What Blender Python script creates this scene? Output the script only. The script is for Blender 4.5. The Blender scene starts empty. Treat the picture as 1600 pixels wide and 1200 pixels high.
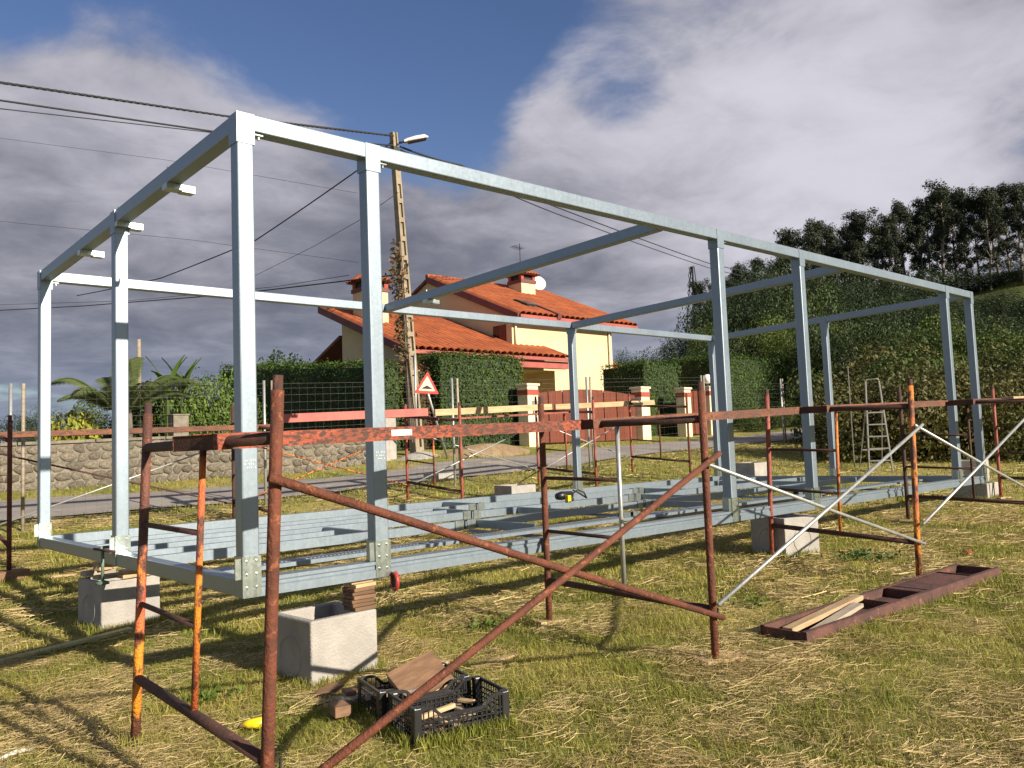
import bpy, math, random
import numpy as np
from mathutils import Vector, Matrix, Euler
R = math.radians
rng = np.random.default_rng(7); random.seed(7)
sc = bpy.context.scene
col = sc.collection
V = Vector
# ------------------------------------------------------------------ camera
F_PX = 1302.7402
CAM = np.array([-2.2243, -4.9862, 0.8767])
YAW, PITCH, ROLL = R(42.129), R(4.203), R(-2.164)
_f = np.array([math.sin(YAW)*math.cos(PITCH), math.cos(YAW)*math.cos(PITCH), math.sin(PITCH)])
_r0 = np.array([math.cos(YAW), -math.sin(YAW), 0.0]); _u0 = np.cross(_r0, _f)
_r = _r0*math.cos(ROLL)+_u0*math.sin(ROLL); _u = -_r0*math.sin(ROLL)+_u0*math.cos(ROLL)
cd = bpy.data.cameras.new('camera'); cam = bpy.data.objects.new('camera', cd); col.objects.link(cam)
cd.sensor_fit = 'HORIZONTAL'; cd.sensor_width = 36.0; cd.lens = F_PX/1600*36.0
cd.clip_start = 0.05; cd.clip_end = 6000
cam.matrix_world = Matrix(((_r[0], _u[0], -_f[0], CAM[0]), (_r[1], _u[1], -_f[1], CAM[1]), (_r[2], _u[2], -_f[2], CAM[2]), (0, 0, 0, 1)))
sc.camera = cam
sc.view_settings.view_transform = 'Standard'; sc.view_settings.look = 'None'
sc.view_settings.exposure = 0.80; sc.view_settings.gamma = 1.0; sc.view_settings.use_curve_mapping = False
def ray(px, py): return _f+(px-800)/F_PX*_r-(py-600)/F_PX*_u        # photo pixel -> direction
def unit(v): v = np.array(v, float); return v/np.linalg.norm(v)
# ------------------------------------------------------------------ sun and sky
SUN = unit((0.34, -2.3, 1.0))                                        # towards the sun
sl = bpy.data.lights.new('sun', 'SUN'); sl.energy = 5.0; sl.angle = R(0.5); sl.color = (1.0, 0.885, 0.71)
so = bpy.data.objects.new('sun', sl); col.objects.link(so); so.location = (6, -20, 30)
so.rotation_euler = V(SUN).to_track_quat('Z', 'Y').to_euler()
wd = bpy.data.worlds.new('World'); sc.world = wd; wd.use_nodes = True
wt = wd.node_tree; wt.nodes.clear()
class NT:
    """small helper for wiring shader nodes"""
    def __init__(s, t): s.t = t
    def n(s, typ, ins=None, **kw):
        nd = s.t.nodes.new(typ)
        for k, v in kw.items(): setattr(nd, k, v)
        for k, v in (ins or {}).items():
            if isinstance(v, bpy.types.NodeSocket): s.t.links.new(v, nd.inputs[k])
            else: nd.inputs[k].default_value = v
        return nd
    def m(s, op, a, b=0.0, c=None, clamp=False):
        nd = s.t.nodes.new('ShaderNodeMath'); nd.operation = op; nd.use_clamp = clamp
        for i, v in enumerate((a, b) if c is None else (a, b, c)):
            if isinstance(v, bpy.types.NodeSocket): s.t.links.new(v, nd.inputs[i])
            else: nd.inputs[i].default_value = v
        return nd.outputs[0]
    def mix(s, fac, a, b):
        nd = s.t.nodes.new('ShaderNodeMix'); nd.data_type = 'RGBA'
        for k, v in ((0, fac), (6, a), (7, b)):
            if isinstance(v, bpy.types.NodeSocket): s.t.links.new(v, nd.inputs[k])
            else: nd.inputs[k].default_value = v if k == 0 else (*v[:3], 1)
        return nd.outputs[2]
    def sstep(s, x, lo, hi):
        nd = s.t.nodes.new('ShaderNodeMapRange'); nd.interpolation_type = 'SMOOTHSTEP'
        s.t.links.new(x, nd.inputs[0]); nd.inputs[1].default_value = lo; nd.inputs[2].default_value = hi
        return nd.outputs[0]
def build_sky():
    k = NT(wt)
    sky = k.n('ShaderNodeTexSky', sky_type='NISHITA', sun_disc=False, sun_elevation=math.asin(SUN[2]),
              sun_rotation=math.atan2(SUN[0], SUN[1]), air_density=1.0, dust_density=0.6, ozone_density=2.0)
    tc = k.n('ShaderNodeTexCoord').outputs['Generated']
    nrm = k.n('ShaderNodeVectorMath', {0: tc}, operation='NORMALIZE').outputs[0]
    sp = k.n('ShaderNodeSeparateXYZ', {0: nrm})
    zz = k.m('ADD', k.m('MAXIMUM', sp.outputs[2], 0.0), 0.16)
    pv = k.n('ShaderNodeCombineXYZ', {0: k.m('DIVIDE', sp.outputs[0], zz), 1: k.m('DIVIDE', sp.outputs[1], zz), 2: 0.0}).outputs[0]
    n1 = k.n('ShaderNodeTexNoise', {'Vector': pv, 'Scale': 1.15, 'Detail': 8.0, 'Roughness': 0.52, 'Distortion': 0.25}).outputs[0]
    n2 = k.n('ShaderNodeTexNoise', {'Vector': pv, 'Scale': 3.2, 'Detail': 7.0, 'Roughness': 0.6, 'Distortion': 0.3}).outputs[0]
    n3 = k.n('ShaderNodeTexNoise', {'Vector': nrm, 'Scale': 2.6, 'Detail': 6.0, 'Roughness': 0.5, 'Distortion': 0.4}).outputs[0]
    def lobe(px, py, deg):
        d = k.n('ShaderNodeVectorMath', {0: nrm, 1: tuple(unit(ray(px, py)))}, operation='DOT_PRODUCT').outputs['Value']
        return k.m('EXPONENT', k.m('MULTIPLY', k.m('SUBTRACT', d, 1.0), 1.0/(1-math.cos(R(deg)))))
    # cloud cover: a general deck plus openings where the photograph shows blue
    c = k.m('ADD', k.m('MULTIPLY', n1, 0.50), k.m('MULTIPLY', n2, 0.42))
    c = k.m('ADD', c, k.m('MULTIPLY', n3, 0.28))
    for px, py, dg, w in COVER: c = k.m('ADD', c, k.m('MULTIPLY', lobe(px, py, dg), w))
    cov = k.sstep(c, 0.50, 0.70)
    # brightness of the cloud itself
    b = k.m('ADD', k.m('MULTIPLY', n2, 0.66), k.m('MULTIPLY', n3, 0.36))
    for px, py, dg, w in BRIGHT: b = k.m('ADD', b, k.m('MULTIPLY', lobe(px, py, dg), w))
    br = k.sstep(b, 0.28, 1.02)
    cc = k.mix(br, (0.088, 0.093, 0.122), (0.39, 0.38, 0.425))
    tint = k.n('ShaderNodeHueSaturation', {'Color': sky.outputs[0], 'Hue': 0.515, 'Saturation': 1.12, 'Value': 1.05}).outputs[0]
    hz = k.m('SUBTRACT', 1.0, k.sstep(sp.outputs[2], -0.02, 0.20))
    cov = k.m('MAXIMUM', cov, k.m('MULTIPLY', hz, 0.85))
    cc = k.mix(k.m('MULTIPLY', hz, 0.65), cc, (0.115, 0.158, 0.235))
    bg1 = k.n('ShaderNodeBackground', {'Color': tint, 'Strength': SKY_STR})
    bg2 = k.n('ShaderNodeBackground', {'Color': cc, 'Strength': 1.0})
    ms = k.n('ShaderNodeMixShader', {0: cov, 1: bg1.outputs[0], 2: bg2.outputs[0]})
    k.n('ShaderNodeOutputWorld', {0: ms.outputs[0]})
SKY_STR = 0.058
COVER = [(430, 60, 9, -.30), (830, 60, 6, -.17), (640, 130, 5, -.10), (740, 200, 5, -.20), (960, 190, 4, -.14), (40, 10, 6, -.26), (150, 170, 7, .24), (330, 270, 6, .15), (30, 300, 8, .2),
         (1300, 150, 16, .20), (480, 380, 12, .18), (150, 380, 10, .16), (860, 180, 4, .20), (480, 190, 4, .14), (880, 330, 9, .16)]
BRIGHT = [(150, 150, 8, .08), (460, 420, 6, -.12), (710, 350, 5, .06), (1320, 330, 9, .24), (1280, 80, 14, .26), (860, 190, 5, .16), (470, 210, 6, .16), (640, 440, 8, -.10), (150, 450, 8, -.08), (950, 420, 7, -.05), (60, 260, 8, .12), (330, 290, 8, .08), (1050, 250, 9, .10)]
build_sky()

# ------------------------------------------------------------------ materials
MATS = {}
def new_mat(name):
    m = bpy.data.materials.new(name); m.use_nodes = True; m.node_tree.nodes.clear()
    return m, NT(m.node_tree)
def pmat(name, c1, c2=None, scale=6.0, rough=0.7, metal=0.0, bump=0.0, bscale=None, c3=None, s3=25.0, t3=0.55, island=0.0, stretch=None, spec=0.5, coords='Object', detail=6.0, trans=0.0, lo=0.35, hi=0.65, rvar=0.0):
    """procedural: two-tone noise, optional third tone in patches, per-piece variation, fine relief"""
    m, k = new_mat(name)
    tc = k.n('ShaderNodeTexCoord').outputs[coords]
    if stretch: tc = k.n('ShaderNodeMapping', {'Vector': tc, 'Scale': stretch}).outputs[0]
    c2 = c2 or tuple(v*0.75 for v in c1)
    nz = k.n('ShaderNodeTexNoise', {'Vector': tc, 'Scale': scale, 'Detail': detail, 'Roughness': 0.6}).outputs[0]
    c = k.mix(k.sstep(nz, lo, hi), c1, c2)
    if c3:
        n3 = k.n('ShaderNodeTexNoise', {'Vector': tc, 'Scale': s3, 'Detail': 5.0, 'Roughness': 0.65}).outputs[0]
        c = k.mix(k.sstep(n3, t3, t3+0.09), c, c3)
    if island:
        rnd = k.n('ShaderNodeNewGeometry').outputs['Random Per Island'] if island > 0 else k.n('ShaderNodeObjectInfo').outputs['Random']
        f = k.m('ADD', k.m('MULTIPLY', rnd, 2*abs(island)), 1-abs(island))
        c = k.n('ShaderNodeVectorMath', {0: c, 'Scale': f}, operation='SCALE').outputs[0]
    ins = {'Base Color': c, 'Roughness': rough, 'Metallic': metal, 'Specular IOR Level': spec}
    if rvar:
        ins['Roughness'] = k.m('ADD', k.m('MULTIPLY', nz, rvar), rough-rvar/2)
    if bump:
        nb = k.n('ShaderNodeTexNoise', {'Vector': tc, 'Scale': bscale or scale*6, 'Detail': 5.0}).outputs[0]
        ins['Normal'] = k.n('ShaderNodeBump', {'Height': nb, 'Strength': bump, 'Distance': 0.02}).outputs[0]
    bs = k.n('ShaderNodeBsdfPrincipled', ins)
    out = bs.outputs[0]
    if trans:
        tr = k.n('ShaderNodeBsdfTranslucent', {'Color': c})
        out = k.n('ShaderNodeMixShader', {0: trans, 1: out, 2: tr.outputs[0]}).outputs[0]
    k.n('ShaderNodeOutputMaterial', {0: out})
    MATS[name] = m; return m
# galvanised steel with faint spangle
def galv(name, c1, c2, rough=0.42, metal=0.55):
    m, k = new_mat(name)
    tc = k.n('ShaderNodeTexCoord').outputs['Object']
    vo = k.n('ShaderNodeTexVoronoi', {'Vector': tc, 'Scale': 55.0}).outputs['Color']
    sp = k.n('ShaderNodeSeparateXYZ', {0: vo}).outputs[0]
    nz = k.n('ShaderNodeTexNoise', {'Vector': tc, 'Scale': 2.2, 'Detail': 5.0}).outputs[0]
    st = k.n('ShaderNodeTexNoise', {'Vector': k.n('ShaderNodeMapping', {'Vector': tc, 'Scale': (30., 30., 1.2)}).outputs[0], 'Scale': 1.0, 'Detail': 3.0}).outputs[0]
    f = k.m('ADD', k.m('ADD', k.m('MULTIPLY', sp, 0.16), k.m('MULTIPLY', nz, 0.4)), k.m('MULTIPLY', st, 0.35))
    c = k.mix(k.sstep(f, 0.25, 0.75), c1, c2)
    bs = k.n('ShaderNodeBsdfPrincipled', {'Base Color': c, 'Metallic': metal, 'Roughness': k.m('ADD', k.m('MULTIPLY', f, 0.22), rough-0.1)})
    k.n('ShaderNodeOutputMaterial', {0: bs.outputs[0]}); MATS[name] = m
galv('galvanised', (0.235, 0.292, 0.35), (0.285, 0.345, 0.41), 0.43, 0.6)
galv('galvanised_bracket', (0.34, 0.40, 0.38), (0.52, 0.58, 0.56), 0.32, 0.85)
galv('tube_steel', (0.36, 0.38, 0.38), (0.55, 0.56, 0.54), 0.45, 0.6)
pmat('rust', (0.155, 0.047, 0.024), (0.095, 0.031, 0.018), 7, 0.82, 0.1, 0.45, 70, c3=(0.25, 0.088, 0.042), s3=24, t3=0.57)
pmat('rust_dark', (0.085, 0.036, 0.027), (0.05, 0.026, 0.022), 9, 0.85, 0.1, 0.35, 90, c3=(0.15, 0.06, 0.035), s3=28, t3=0.6)
pmat('rust_red_paint', (0.33, 0.075, 0.048), (0.20, 0.055, 0.038), 5, 0.6, 0.0, 0.3, 80, c3=(0.10, 0.04, 0.028), s3=20, t3=0.54)
pmat('rust_orange_paint', (0.66, 0.25, 0.02), (0.46, 0.11, 0.035), 3.5, 0.6, 0.0, 0.5, 70, c3=(0.11, 0.038, 0.024), s3=6.5, t3=0.47, stretch=(2, 2, 1))
pmat('rust_plank', (0.34, 0.075, 0.035), (0.18, 0.055, 0.032), 5, 0.7, 0.0, 0.5, 50, c3=(0.085, 0.04, 0.032), s3=30, t3=0.46, stretch=(0.6, 1.5, 1.5))
pmat('rust_plank_brown', (0.20, 0.075, 0.038), (0.12, 0.05, 0.031), 4, 0.75, 0.0, 0.5, 50, c3=(0.085, 0.042, 0.034), s3=24, t3=0.50, stretch=(0.6, 1.5, 1.5))
pmat('rust_tray', (0.13, 0.055, 0.042), (0.07, 0.034, 0.03), 6, 0.8, 0.0, 0.4, 60, c3=(0.22, 0.10, 0.07), s3=14, t3=0.6)
pmat('concrete', (0.37, 0.35, 0.325), (0.30, 0.285, 0.265), 4, 0.9, 0, 0.5, 70, c3=(0.235, 0.22, 0.20), s3=38, t3=0.64)
pmat('concrete_pole', (0.30, 0.25, 0.18), (0.22, 0.18, 0.135), 3, 0.9, 0, 0.3, 40, c3=(0.17, 0.14, 0.10), s3=8, t3=0.6)
pmat('wood_pale', (0.52, 0.38, 0.22), (0.40, 0.27, 0.15), 3, 0.75, 0, 0.2, 30, stretch=(1, 8, 8), island=-0.15)
pmat('wood_brown', (0.21, 0.12, 0.068), (0.14, 0.08, 0.046), 3, 0.8, 0, 0.2, 30, stretch=(1, 8, 8), island=-0.25)
pmat('wood_grey', (0.36, 0.30, 0.23), (0.24, 0.20, 0.155), 3, 0.85, 0, 0.2, 30, stretch=(1, 8, 8), island=-0.2)
pmat('wood_pink', (0.46, 0.135, 0.115), (0.38, 0.105, 0.092), 3, 0.7, 0, 0.2, 30)
pmat('wood_lime', (0.46, 0.42, 0.20), (0.36, 0.32, 0.14), 3, 0.7)
pmat('black_plastic', (0.012, 0.012, 0.014), (0.02, 0.02, 0.022), 6, 0.38, spec=0.5)
pmat('black_rubber', (0.014, 0.014, 0.015), (0.025, 0.024, 0.022), 6, 0.7)
pmat('yellow_plastic', (0.85, 0.60, 0.01), (0.75, 0.5, 0.01), 3, 0.4)
pmat('red_plastic', (0.42, 0.05, 0.045), (0.32, 0.04, 0.035), 3, 0.45)
pmat('green_paint', (0.16, 0.24, 0.18), (0.10, 0.16, 0.12), 8, 0.5, 0.2)
pmat('white_plastic', (0.7, 0.7, 0.68), (0.6, 0.6, 0.58), 4, 0.5)
pmat('render_cream', (0.62, 0.51, 0.32), (0.56, 0.45, 0.275), 0.7, 0.9, 0, 0.1, 60)
pmat('render_gate', (0.76, 0.66, 0.46), (0.66, 0.56, 0.38), 1.5, 0.9, 0, 0.1, 60)
pmat('roof_tile', (0.39, 0.105, 0.032), (0.29, 0.072, 0.025), 1.3, 0.8, 0, 0.2, 40, c3=(0.27, 0.075, 0.032), s3=2.5, t3=0.60, island=0.10)
pmat('fascia_pink', (0.36, 0.085, 0.07), (0.28, 0.068, 0.058), 2, 0.6)
pmat('fascia_dark', (0.17, 0.055, 0.05), (0.13, 0.045, 0.042), 2, 0.7)
pmat('gate_wood', (0.155, 0.032, 0.011), (0.105, 0.023, 0.009), 2.5, 0.55, 0, 0.15, 30, stretch=(8, 8, 1), island=-0.15)
pmat('band_red', (0.36, 0.07, 0.045), (0.30, 0.055, 0.035), 5, 0.8, 0, 0.3, 60)
pmat('dark_glass', (0.02, 0.022, 0.025), (0.015, 0.016, 0.02), 2, 0.12)
pmat('dark_metal', (0.03, 0.03, 0.032), (0.02, 0.02, 0.02), 6, 0.6, 0.3)
pmat('wire', (0.16, 0.16, 0.15), (0.10, 0.10, 0.09), 6, 0.7, 0.2)
galv('aluminium_dull', (0.22, 0.22, 0.21), (0.30, 0.30, 0.285), 0.5, 0.5)
pmat('cable', (0.018, 0.018, 0.022), (0.03, 0.03, 0.034), 6, 0.8)
pmat('asphalt', (0.30, 0.27, 0.25), (0.23, 0.21, 0.195), 1.2, 0.95, 0, 0.35, 120, c3=(0.36, 0.31, 0.255), s3=0.8, t3=0.58)
pmat('stone', (0.215, 0.183, 0.138), (0.13, 0.113, 0.086), 2.4, 0.95, 0, 0.6, 22, c3=(0.105, 0.092, 0.075), s3=3.2, t3=0.50, island=-0.32)
pmat('mortar', (0.22, 0.195, 0.155), (0.14, 0.125, 0.10), 5, 0.95, 0, 0.5, 40)
pmat('soil', (0.30, 0.22, 0.125), (0.22, 0.15, 0.085), 3, 0.95, 0, 0.6, 30)
pmat('sign_red', (0.58, 0.03, 0.025), (0.5, 0.028, 0.022), 3, 0.5)
pmat('sign_white', (0.72, 0.64, 0.46), (0.66, 0.58, 0.40), 3, 0.5)
pmat('lamp_glass', (0.82, 0.82, 0.80), (0.75, 0.75, 0.73), 3, 0.25)
pmat('bark', (0.20, 0.16, 0.12), (0.11, 0.088, 0.066), 3, 0.9, 0, 0.5, 20, stretch=(4, 4, 0.7))
pmat('bark_pale', (0.27, 0.24, 0.20), (0.16, 0.135, 0.11), 0.7, 0.85, 0, 0.4, 10, stretch=(4, 4, 0.5))
def leafmat(name, c1, c2, scale, tr=0.25, isl=0.3, rough=0.6):
    pmat(name, c1, c2, scale, rough, island=isl, trans=tr, spec=0.3)
def leg_mat():
    """orange paint left on the lower half of the leg, bare brown rust above"""
    m, k = new_mat('rust_orange_leg'); tc = k.n('ShaderNodeTexCoord').outputs['Object']
    z = k.n('ShaderNodeSeparateXYZ', {0: tc}).outputs[2]
    mp = k.n('ShaderNodeMapping', {'Vector': tc, 'Scale': (2., 2., 1.)}).outputs[0]
    n1 = k.n('ShaderNodeTexNoise', {'Vector': mp, 'Scale': 6.0, 'Detail': 6.0, 'Roughness': 0.65}).outputs[0]
    n2 = k.n('ShaderNodeTexNoise', {'Vector': mp, 'Scale': 3.0, 'Detail': 5.0}).outputs[0]
    pa = k.mix(k.sstep(n2, 0.42, 0.56), (0.66, 0.25, 0.02), (0.46, 0.10, 0.05))
    up = k.m('ADD', k.sstep(z, 0.9, 1.25), k.m('SUBTRACT', 1.0, k.sstep(z, 0.08, 0.26)))
    wear = k.sstep(k.m('ADD', n1, k.m('MULTIPLY', up, 0.22)), 0.50, 0.60)
    c = k.mix(wear, pa, k.mix(k.sstep(n2, 0.4, 0.6), (0.15, 0.052, 0.033), (0.08, 0.034, 0.026)))
    nb = k.n('ShaderNodeTexNoise', {'Vector': tc, 'Scale': 80.0}).outputs[0]
    bp = k.n('ShaderNodeBump', {'Height': nb, 'Strength': 0.5, 'Distance': 0.02}).outputs[0]
    bs = k.n('ShaderNodeBsdfPrincipled', {'Base Color': c, 'Roughness': 0.65, 'Normal': bp})
    k.n('ShaderNodeOutputMaterial', {0: bs.outputs[0]}); MATS['rust_orange_leg'] = m
leg_mat()
leafmat('leaf_hedge', (0.066, 0.115, 0.019), (0.042, 0.080, 0.014), 1.2)
leafmat('leaf_hedge_yellow', (0.105, 0.145, 0.022), (0.065, 0.105, 0.02), 1.2)
leafmat('leaf_red', (0.17, 0.05, 0.026), (0.09, 0.055, 0.02), 1.5)
leafmat('leaf_bush', (0.068, 0.098, 0.02), (0.04, 0.062, 0.014), 0.35)
leafmat('leaf_bramble', (0.115, 0.108, 0.033), (0.062, 0.072, 0.02), 0.4)
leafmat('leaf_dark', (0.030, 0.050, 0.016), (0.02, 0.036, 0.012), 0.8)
leafmat('leaf_eucalyptus', (0.036, 0.046, 0.022), (0.022, 0.032, 0.016), 0.3, 0.15)
leafmat('leaf_yellow', (0.32, 0.31, 0.03), (0.20, 0.23, 0.03), 2)
leafmat('leaf_light', (0.115, 0.18, 0.03), (0.07, 0.12, 0.022), 1.2)
leafmat('leaf_palm', (0.115, 0.14, 0.05), (0.07, 0.10, 0.03), 1.0)
leafmat('leaf_dry', (0.20, 0.135, 0.07), (0.11, 0.085, 0.045), 2)
leafmat('grass_blade', (0.215, 0.245, 0.038), (0.39, 0.36, 0.092), 1.3, 0.42, 0.4)
leafmat('straw', (0.60, 0.47, 0.24), (0.43, 0.33, 0.15), 1.5, 0.2, 0.35, 0.6)
def ground_mat():
    m, k = new_mat('ground_grass')
    tc = k.n('ShaderNodeTexCoord').outputs['Object']
    a = k.n('ShaderNodeTexNoise', {'Vector': tc, 'Scale': 0.55, 'Detail': 7.0, 'Roughness': 0.62}).outputs[0]
    b = k.n('ShaderNodeTexNoise', {'Vector': tc, 'Scale': 9.0, 'Detail': 6.0, 'Roughness': 0.7}).outputs[0]
    c = k.n('ShaderNodeTexNoise', {'Vector': tc, 'Scale': 60.0, 'Detail': 4.0, 'Roughness': 0.7}).outputs[0]
    g = k.mix(k.sstep(a, 0.38, 0.62), (0.20, 0.215, 0.05), (0.38, 0.32, 0.11))
    g = k.mix(k.m('MULTIPLY', k.sstep(b, 0.5, 0.72), 0.75), g, (0.46, 0.37, 0.17))
    g = k.mix(k.m('MULTIPLY', k.sstep(c, 0.5, 0.7), 0.6), g, (0.13, 0.115, 0.036))
    px = k.n('ShaderNodeSeparateXYZ', {0: tc}).outputs
    g = k.mix(k.m('MULTIPLY', k.sstep(px[0], 24, 34), 0.9), g, (0.055, 0.075, 0.02))
    h = k.m('ADD', k.m('MULTIPLY', b, 0.5), k.m('MULTIPLY', c, 0.5))
    bp = k.n('ShaderNodeBump', {'Height': h, 'Strength': 0.8, 'Distance': 0.05}).outputs[0]
    bs = k.n('ShaderNodeBsdfPrincipled', {'Base Color': g, 'Roughness': 0.95, 'Specular IOR Level': 0.15, 'Normal': bp})
    k.n('ShaderNodeOutputMaterial', {0: bs.outputs[0]}); MATS['ground_grass'] = m
ground_mat()

# ------------------------------------------------------------------ mesh helpers
def worldloc(o):
    p = V((0, 0, 0))
    while o is not None: p = p+o.location; o = o.parent
    return p
def tag(o, label=None, cat=None, group=None, kind=None):
    if label: o['label'] = label
    if cat: o['category'] = cat
    if group: o['group'] = group
    if kind: o['kind'] = kind
    return o
def thing(name, loc, label, cat, group=None):
    o = bpy.data.objects.new(name, None); o.empty_display_size = 0.1; col.objects.link(o)
    o.location = loc; return tag(o, label, cat, group)
class MB:
    def __init__(s): s.v = []; s.f = []
    def add(s, vs, fs):
        n = len(s.v); s.v += [tuple(map(float, v)) for v in vs]; s.f += [tuple(i+n for i in f) for f in fs]; return s
    def frame(s, p0, p1, up=(0, 0, 1)):
        a = V(p0); d = (V(p1)-a); L = d.length; d.normalize(); u = V(up)
        if abs(d.dot(u)) > 0.999: u = V((0, 1, 0))
        x = d.cross(u).normalized(); y = x.cross(d).normalized()
        return a, d, x, y, L
    def bar(s, p0, p1, w, h, up=(0, 0, 1)):
        """box section from p0 to p1 (centre line), w across, h along up"""
        a, d, x, y, L = s.frame(p0, p1, up); b = V(p1)
        vs = [q+x*sx*w/2+y*sy*h/2 for q in (a, b) for sx, sy in ((-1, -1), (1, -1), (1, 1), (-1, 1))]
        return s.add(vs, [(3, 2, 1, 0), (4, 5, 6, 7), (0, 1, 5, 4), (1, 2, 6, 5), (2, 3, 7, 6), (3, 0, 4, 7)])
    def box(s, x0, x1, y0, y1, z0, z1):
        return s.add([(x0, y0, z0), (x1, y0, z0), (x1, y1, z0), (x0, y1, z0), (x0, y0, z1), (x1, y0, z1), (x1, y1, z1), (x0, y1, z1)],
                     [(3, 2, 1, 0), (4, 5, 6, 7), (0, 1, 5, 4), (1, 2, 6, 5), (2, 3, 7, 6), (3, 0, 4, 7)])
    def obox(s, c, ax, ay, az):
        """oriented box: centre and three half-axis vectors"""
        c, ax, ay, az = map(V, (c, ax, ay, az))
        vs = [c+ax*i+ay*j+az*k for k in (-1, 1) for i, j in ((-1, -1), (1, -1), (1, 1), (-1, 1))]
        return s.add(vs, [(3, 2, 1, 0), (4, 5, 6, 7), (0, 1, 5, 4), (1, 2, 6, 5), (2, 3, 7, 6), (3, 0, 4, 7)])
    def tube(s, pts, r, n=8, caps=True):
        pts = [V(p) for p in pts]; m = len(pts); rs = r if isinstance(r, (list, tuple)) else [r]*m
        rings = []; prevx = None
        for i, p in enumerate(pts):
            d = (pts[min(i+1, m-1)]-pts[max(i-1, 0)]).normalized()
            ref = prevx if prevx is not None else (V((1, 0, 0)) if abs(d.z) > 0.7 else V((0, 0, 1)))
            x = (ref-d*ref.dot(d)); 
            if x.length < 1e-4: x = d.orthogonal()
            x.normalize(); y = d.cross(x); prevx = x
            rings.append([p+(x*math.cos(2*math.pi*j/n)+y*math.sin(2*math.pi*j/n))*rs[i] for j in range(n)])
        vs = [q for ring in rings for q in ring]
        fs = [(i*n+j, i*n+(j+1) % n, (i+1)*n+(j+1) % n, (i+1)*n+j) for i in range(m-1) for j in range(n)]
        if caps: fs += [tuple(reversed(range(n))), tuple((m-1)*n+j for j in range(n))]
        return s.add(vs, fs)
    def prism(s, poly, ext):
        """polygon (3D points, planar) extruded by vector ext"""
        n = len(poly); e = V(ext); a = [V(p) for p in poly]
        return s.add(a+[p+e for p in a], [tuple(reversed(range(n))), tuple(range(n, 2*n))]+[(i, (i+1) % n, n+(i+1) % n, n+i) for i in range(n)])
    def lathe(s, prof, c=(0, 0, 0), n=20):
        c = V(c); m = len(prof)
        vs = [c+V((r*math.cos(2*math.pi*j/n), r*math.sin(2*math.pi*j/n), z)) for r, z in prof for j in range(n)]
        return s.add(vs, [(i*n+j, i*n+(j+1) % n, (i+1)*n+(j+1) % n, (i+1)*n+j) for i in range(m-1) for j in range(n)])
    def sphere(s, c, r, n=14, sq=1.0):
        return s.lathe([(max(1e-4, r*math.sin(math.pi*i/n)), -r*sq*math.cos(math.pi*i/n)) for i in range(n+1)], c, n+4)
    def build(s, name, mat, parent=None, smooth=False, kind=None):
        vs = np.array(s.v, float)
        if parent is None: org = np.array([(vs[:, 0].min()+vs[:, 0].max())/2, (vs[:, 1].min()+vs[:, 1].max())/2, vs[:, 2].min()])
        else: org = np.array(worldloc(parent))
        me = bpy.data.meshes.new(name); me.from_pydata((vs-org).tolist(), [], s.f); me.update()
        me.materials.append(MATS[mat])
        if smooth: me.polygons.foreach_set('use_smooth', [True]*len(me.polygons))
        o = bpy.data.objects.new(name, me); col.objects.link(o)
        if parent is None: o.location = org
        else: o.parent = parent
        if kind: o['kind'] = kind
        return o
def bevel(o, w=0.004, seg=1):
    b = o.modifiers.new('bevel', 'BEVEL'); b.width = w; b.segments = seg; b.limit_method = 'ANGLE'; b.angle_limit = R(40); return o
def bulk(name, verts, nper, mat, parent=None, kind=None, loc=None, faces=None):
    """fast mesh of many separate quads/tris; verts (N*nper,3)"""
    verts = np.asarray(verts, np.float32); n = len(verts)//nper
    org = np.array(worldloc(parent)) if parent is not None else (np.array(loc) if loc is not None else np.zeros(3))
    verts = verts-org.astype(np.float32)
    me = bpy.data.meshes.new(name); me.vertices.add(len(verts)); me.vertices.foreach_set('co', verts.ravel())
    pat = faces or [tuple(range(nper))]
    tot = sum(len(f) for f in pat)
    idx = np.concatenate([np.array(f) for f in pat])
    li = (np.arange(n)[:, None]*nper+idx[None, :]).ravel().astype(np.int32)
    lens = np.tile(np.array([len(f) for f in pat], np.int32), n)
    me.loops.add(len(li)); me.loops.foreach_set('vertex_index', li)
    me.polygons.add(len(lens)); st = np.concatenate([[0], np.cumsum(lens)[:-1]]).astype(np.int32)
    me.polygons.foreach_set('loop_start', st); me.polygons.foreach_set('loop_total', lens)
    me.update(calc_edges=True); me.materials.append(MATS[mat])
    o = bpy.data.objects.new(name, me); col.objects.link(o)
    if parent is not None: o.parent = parent
    elif loc is not None: o.location = loc
    if kind: o['kind'] = kind
    return o
def leaf_quads(P, size, aspect=0.5, droop=0.0, up=0.0, normals=None):
    """one diamond-ish quad per point, random orientation (optionally biased)"""
    n = len(P); sz = size*(0.6+0.8*rng.random(n))
    d = rng.normal(size=(n, 3)); d[:, 2] = d[:, 2]*(1-abs(droop))-droop*1.2+up
    if normals is not None: d -= 0.62*(d*normals).sum(1)[:, None]*normals
    d /= np.linalg.norm(d, axis=1)[:, None]
    q = rng.normal(size=(n, 3))
    if normals is not None: q -= 0.62*(q*normals).sum(1)[:, None]*normals
    q -= (q*d).sum(1)[:, None]*d; q /= np.linalg.norm(q, axis=1)[:, None]
    a = d*(sz/2)[:, None]; b = q*(sz*aspect/2)[:, None]
    return np.stack([P-a, P-a*0.1+b, P+a, P-a*0.1-b], 1).reshape(-1, 3)

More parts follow.
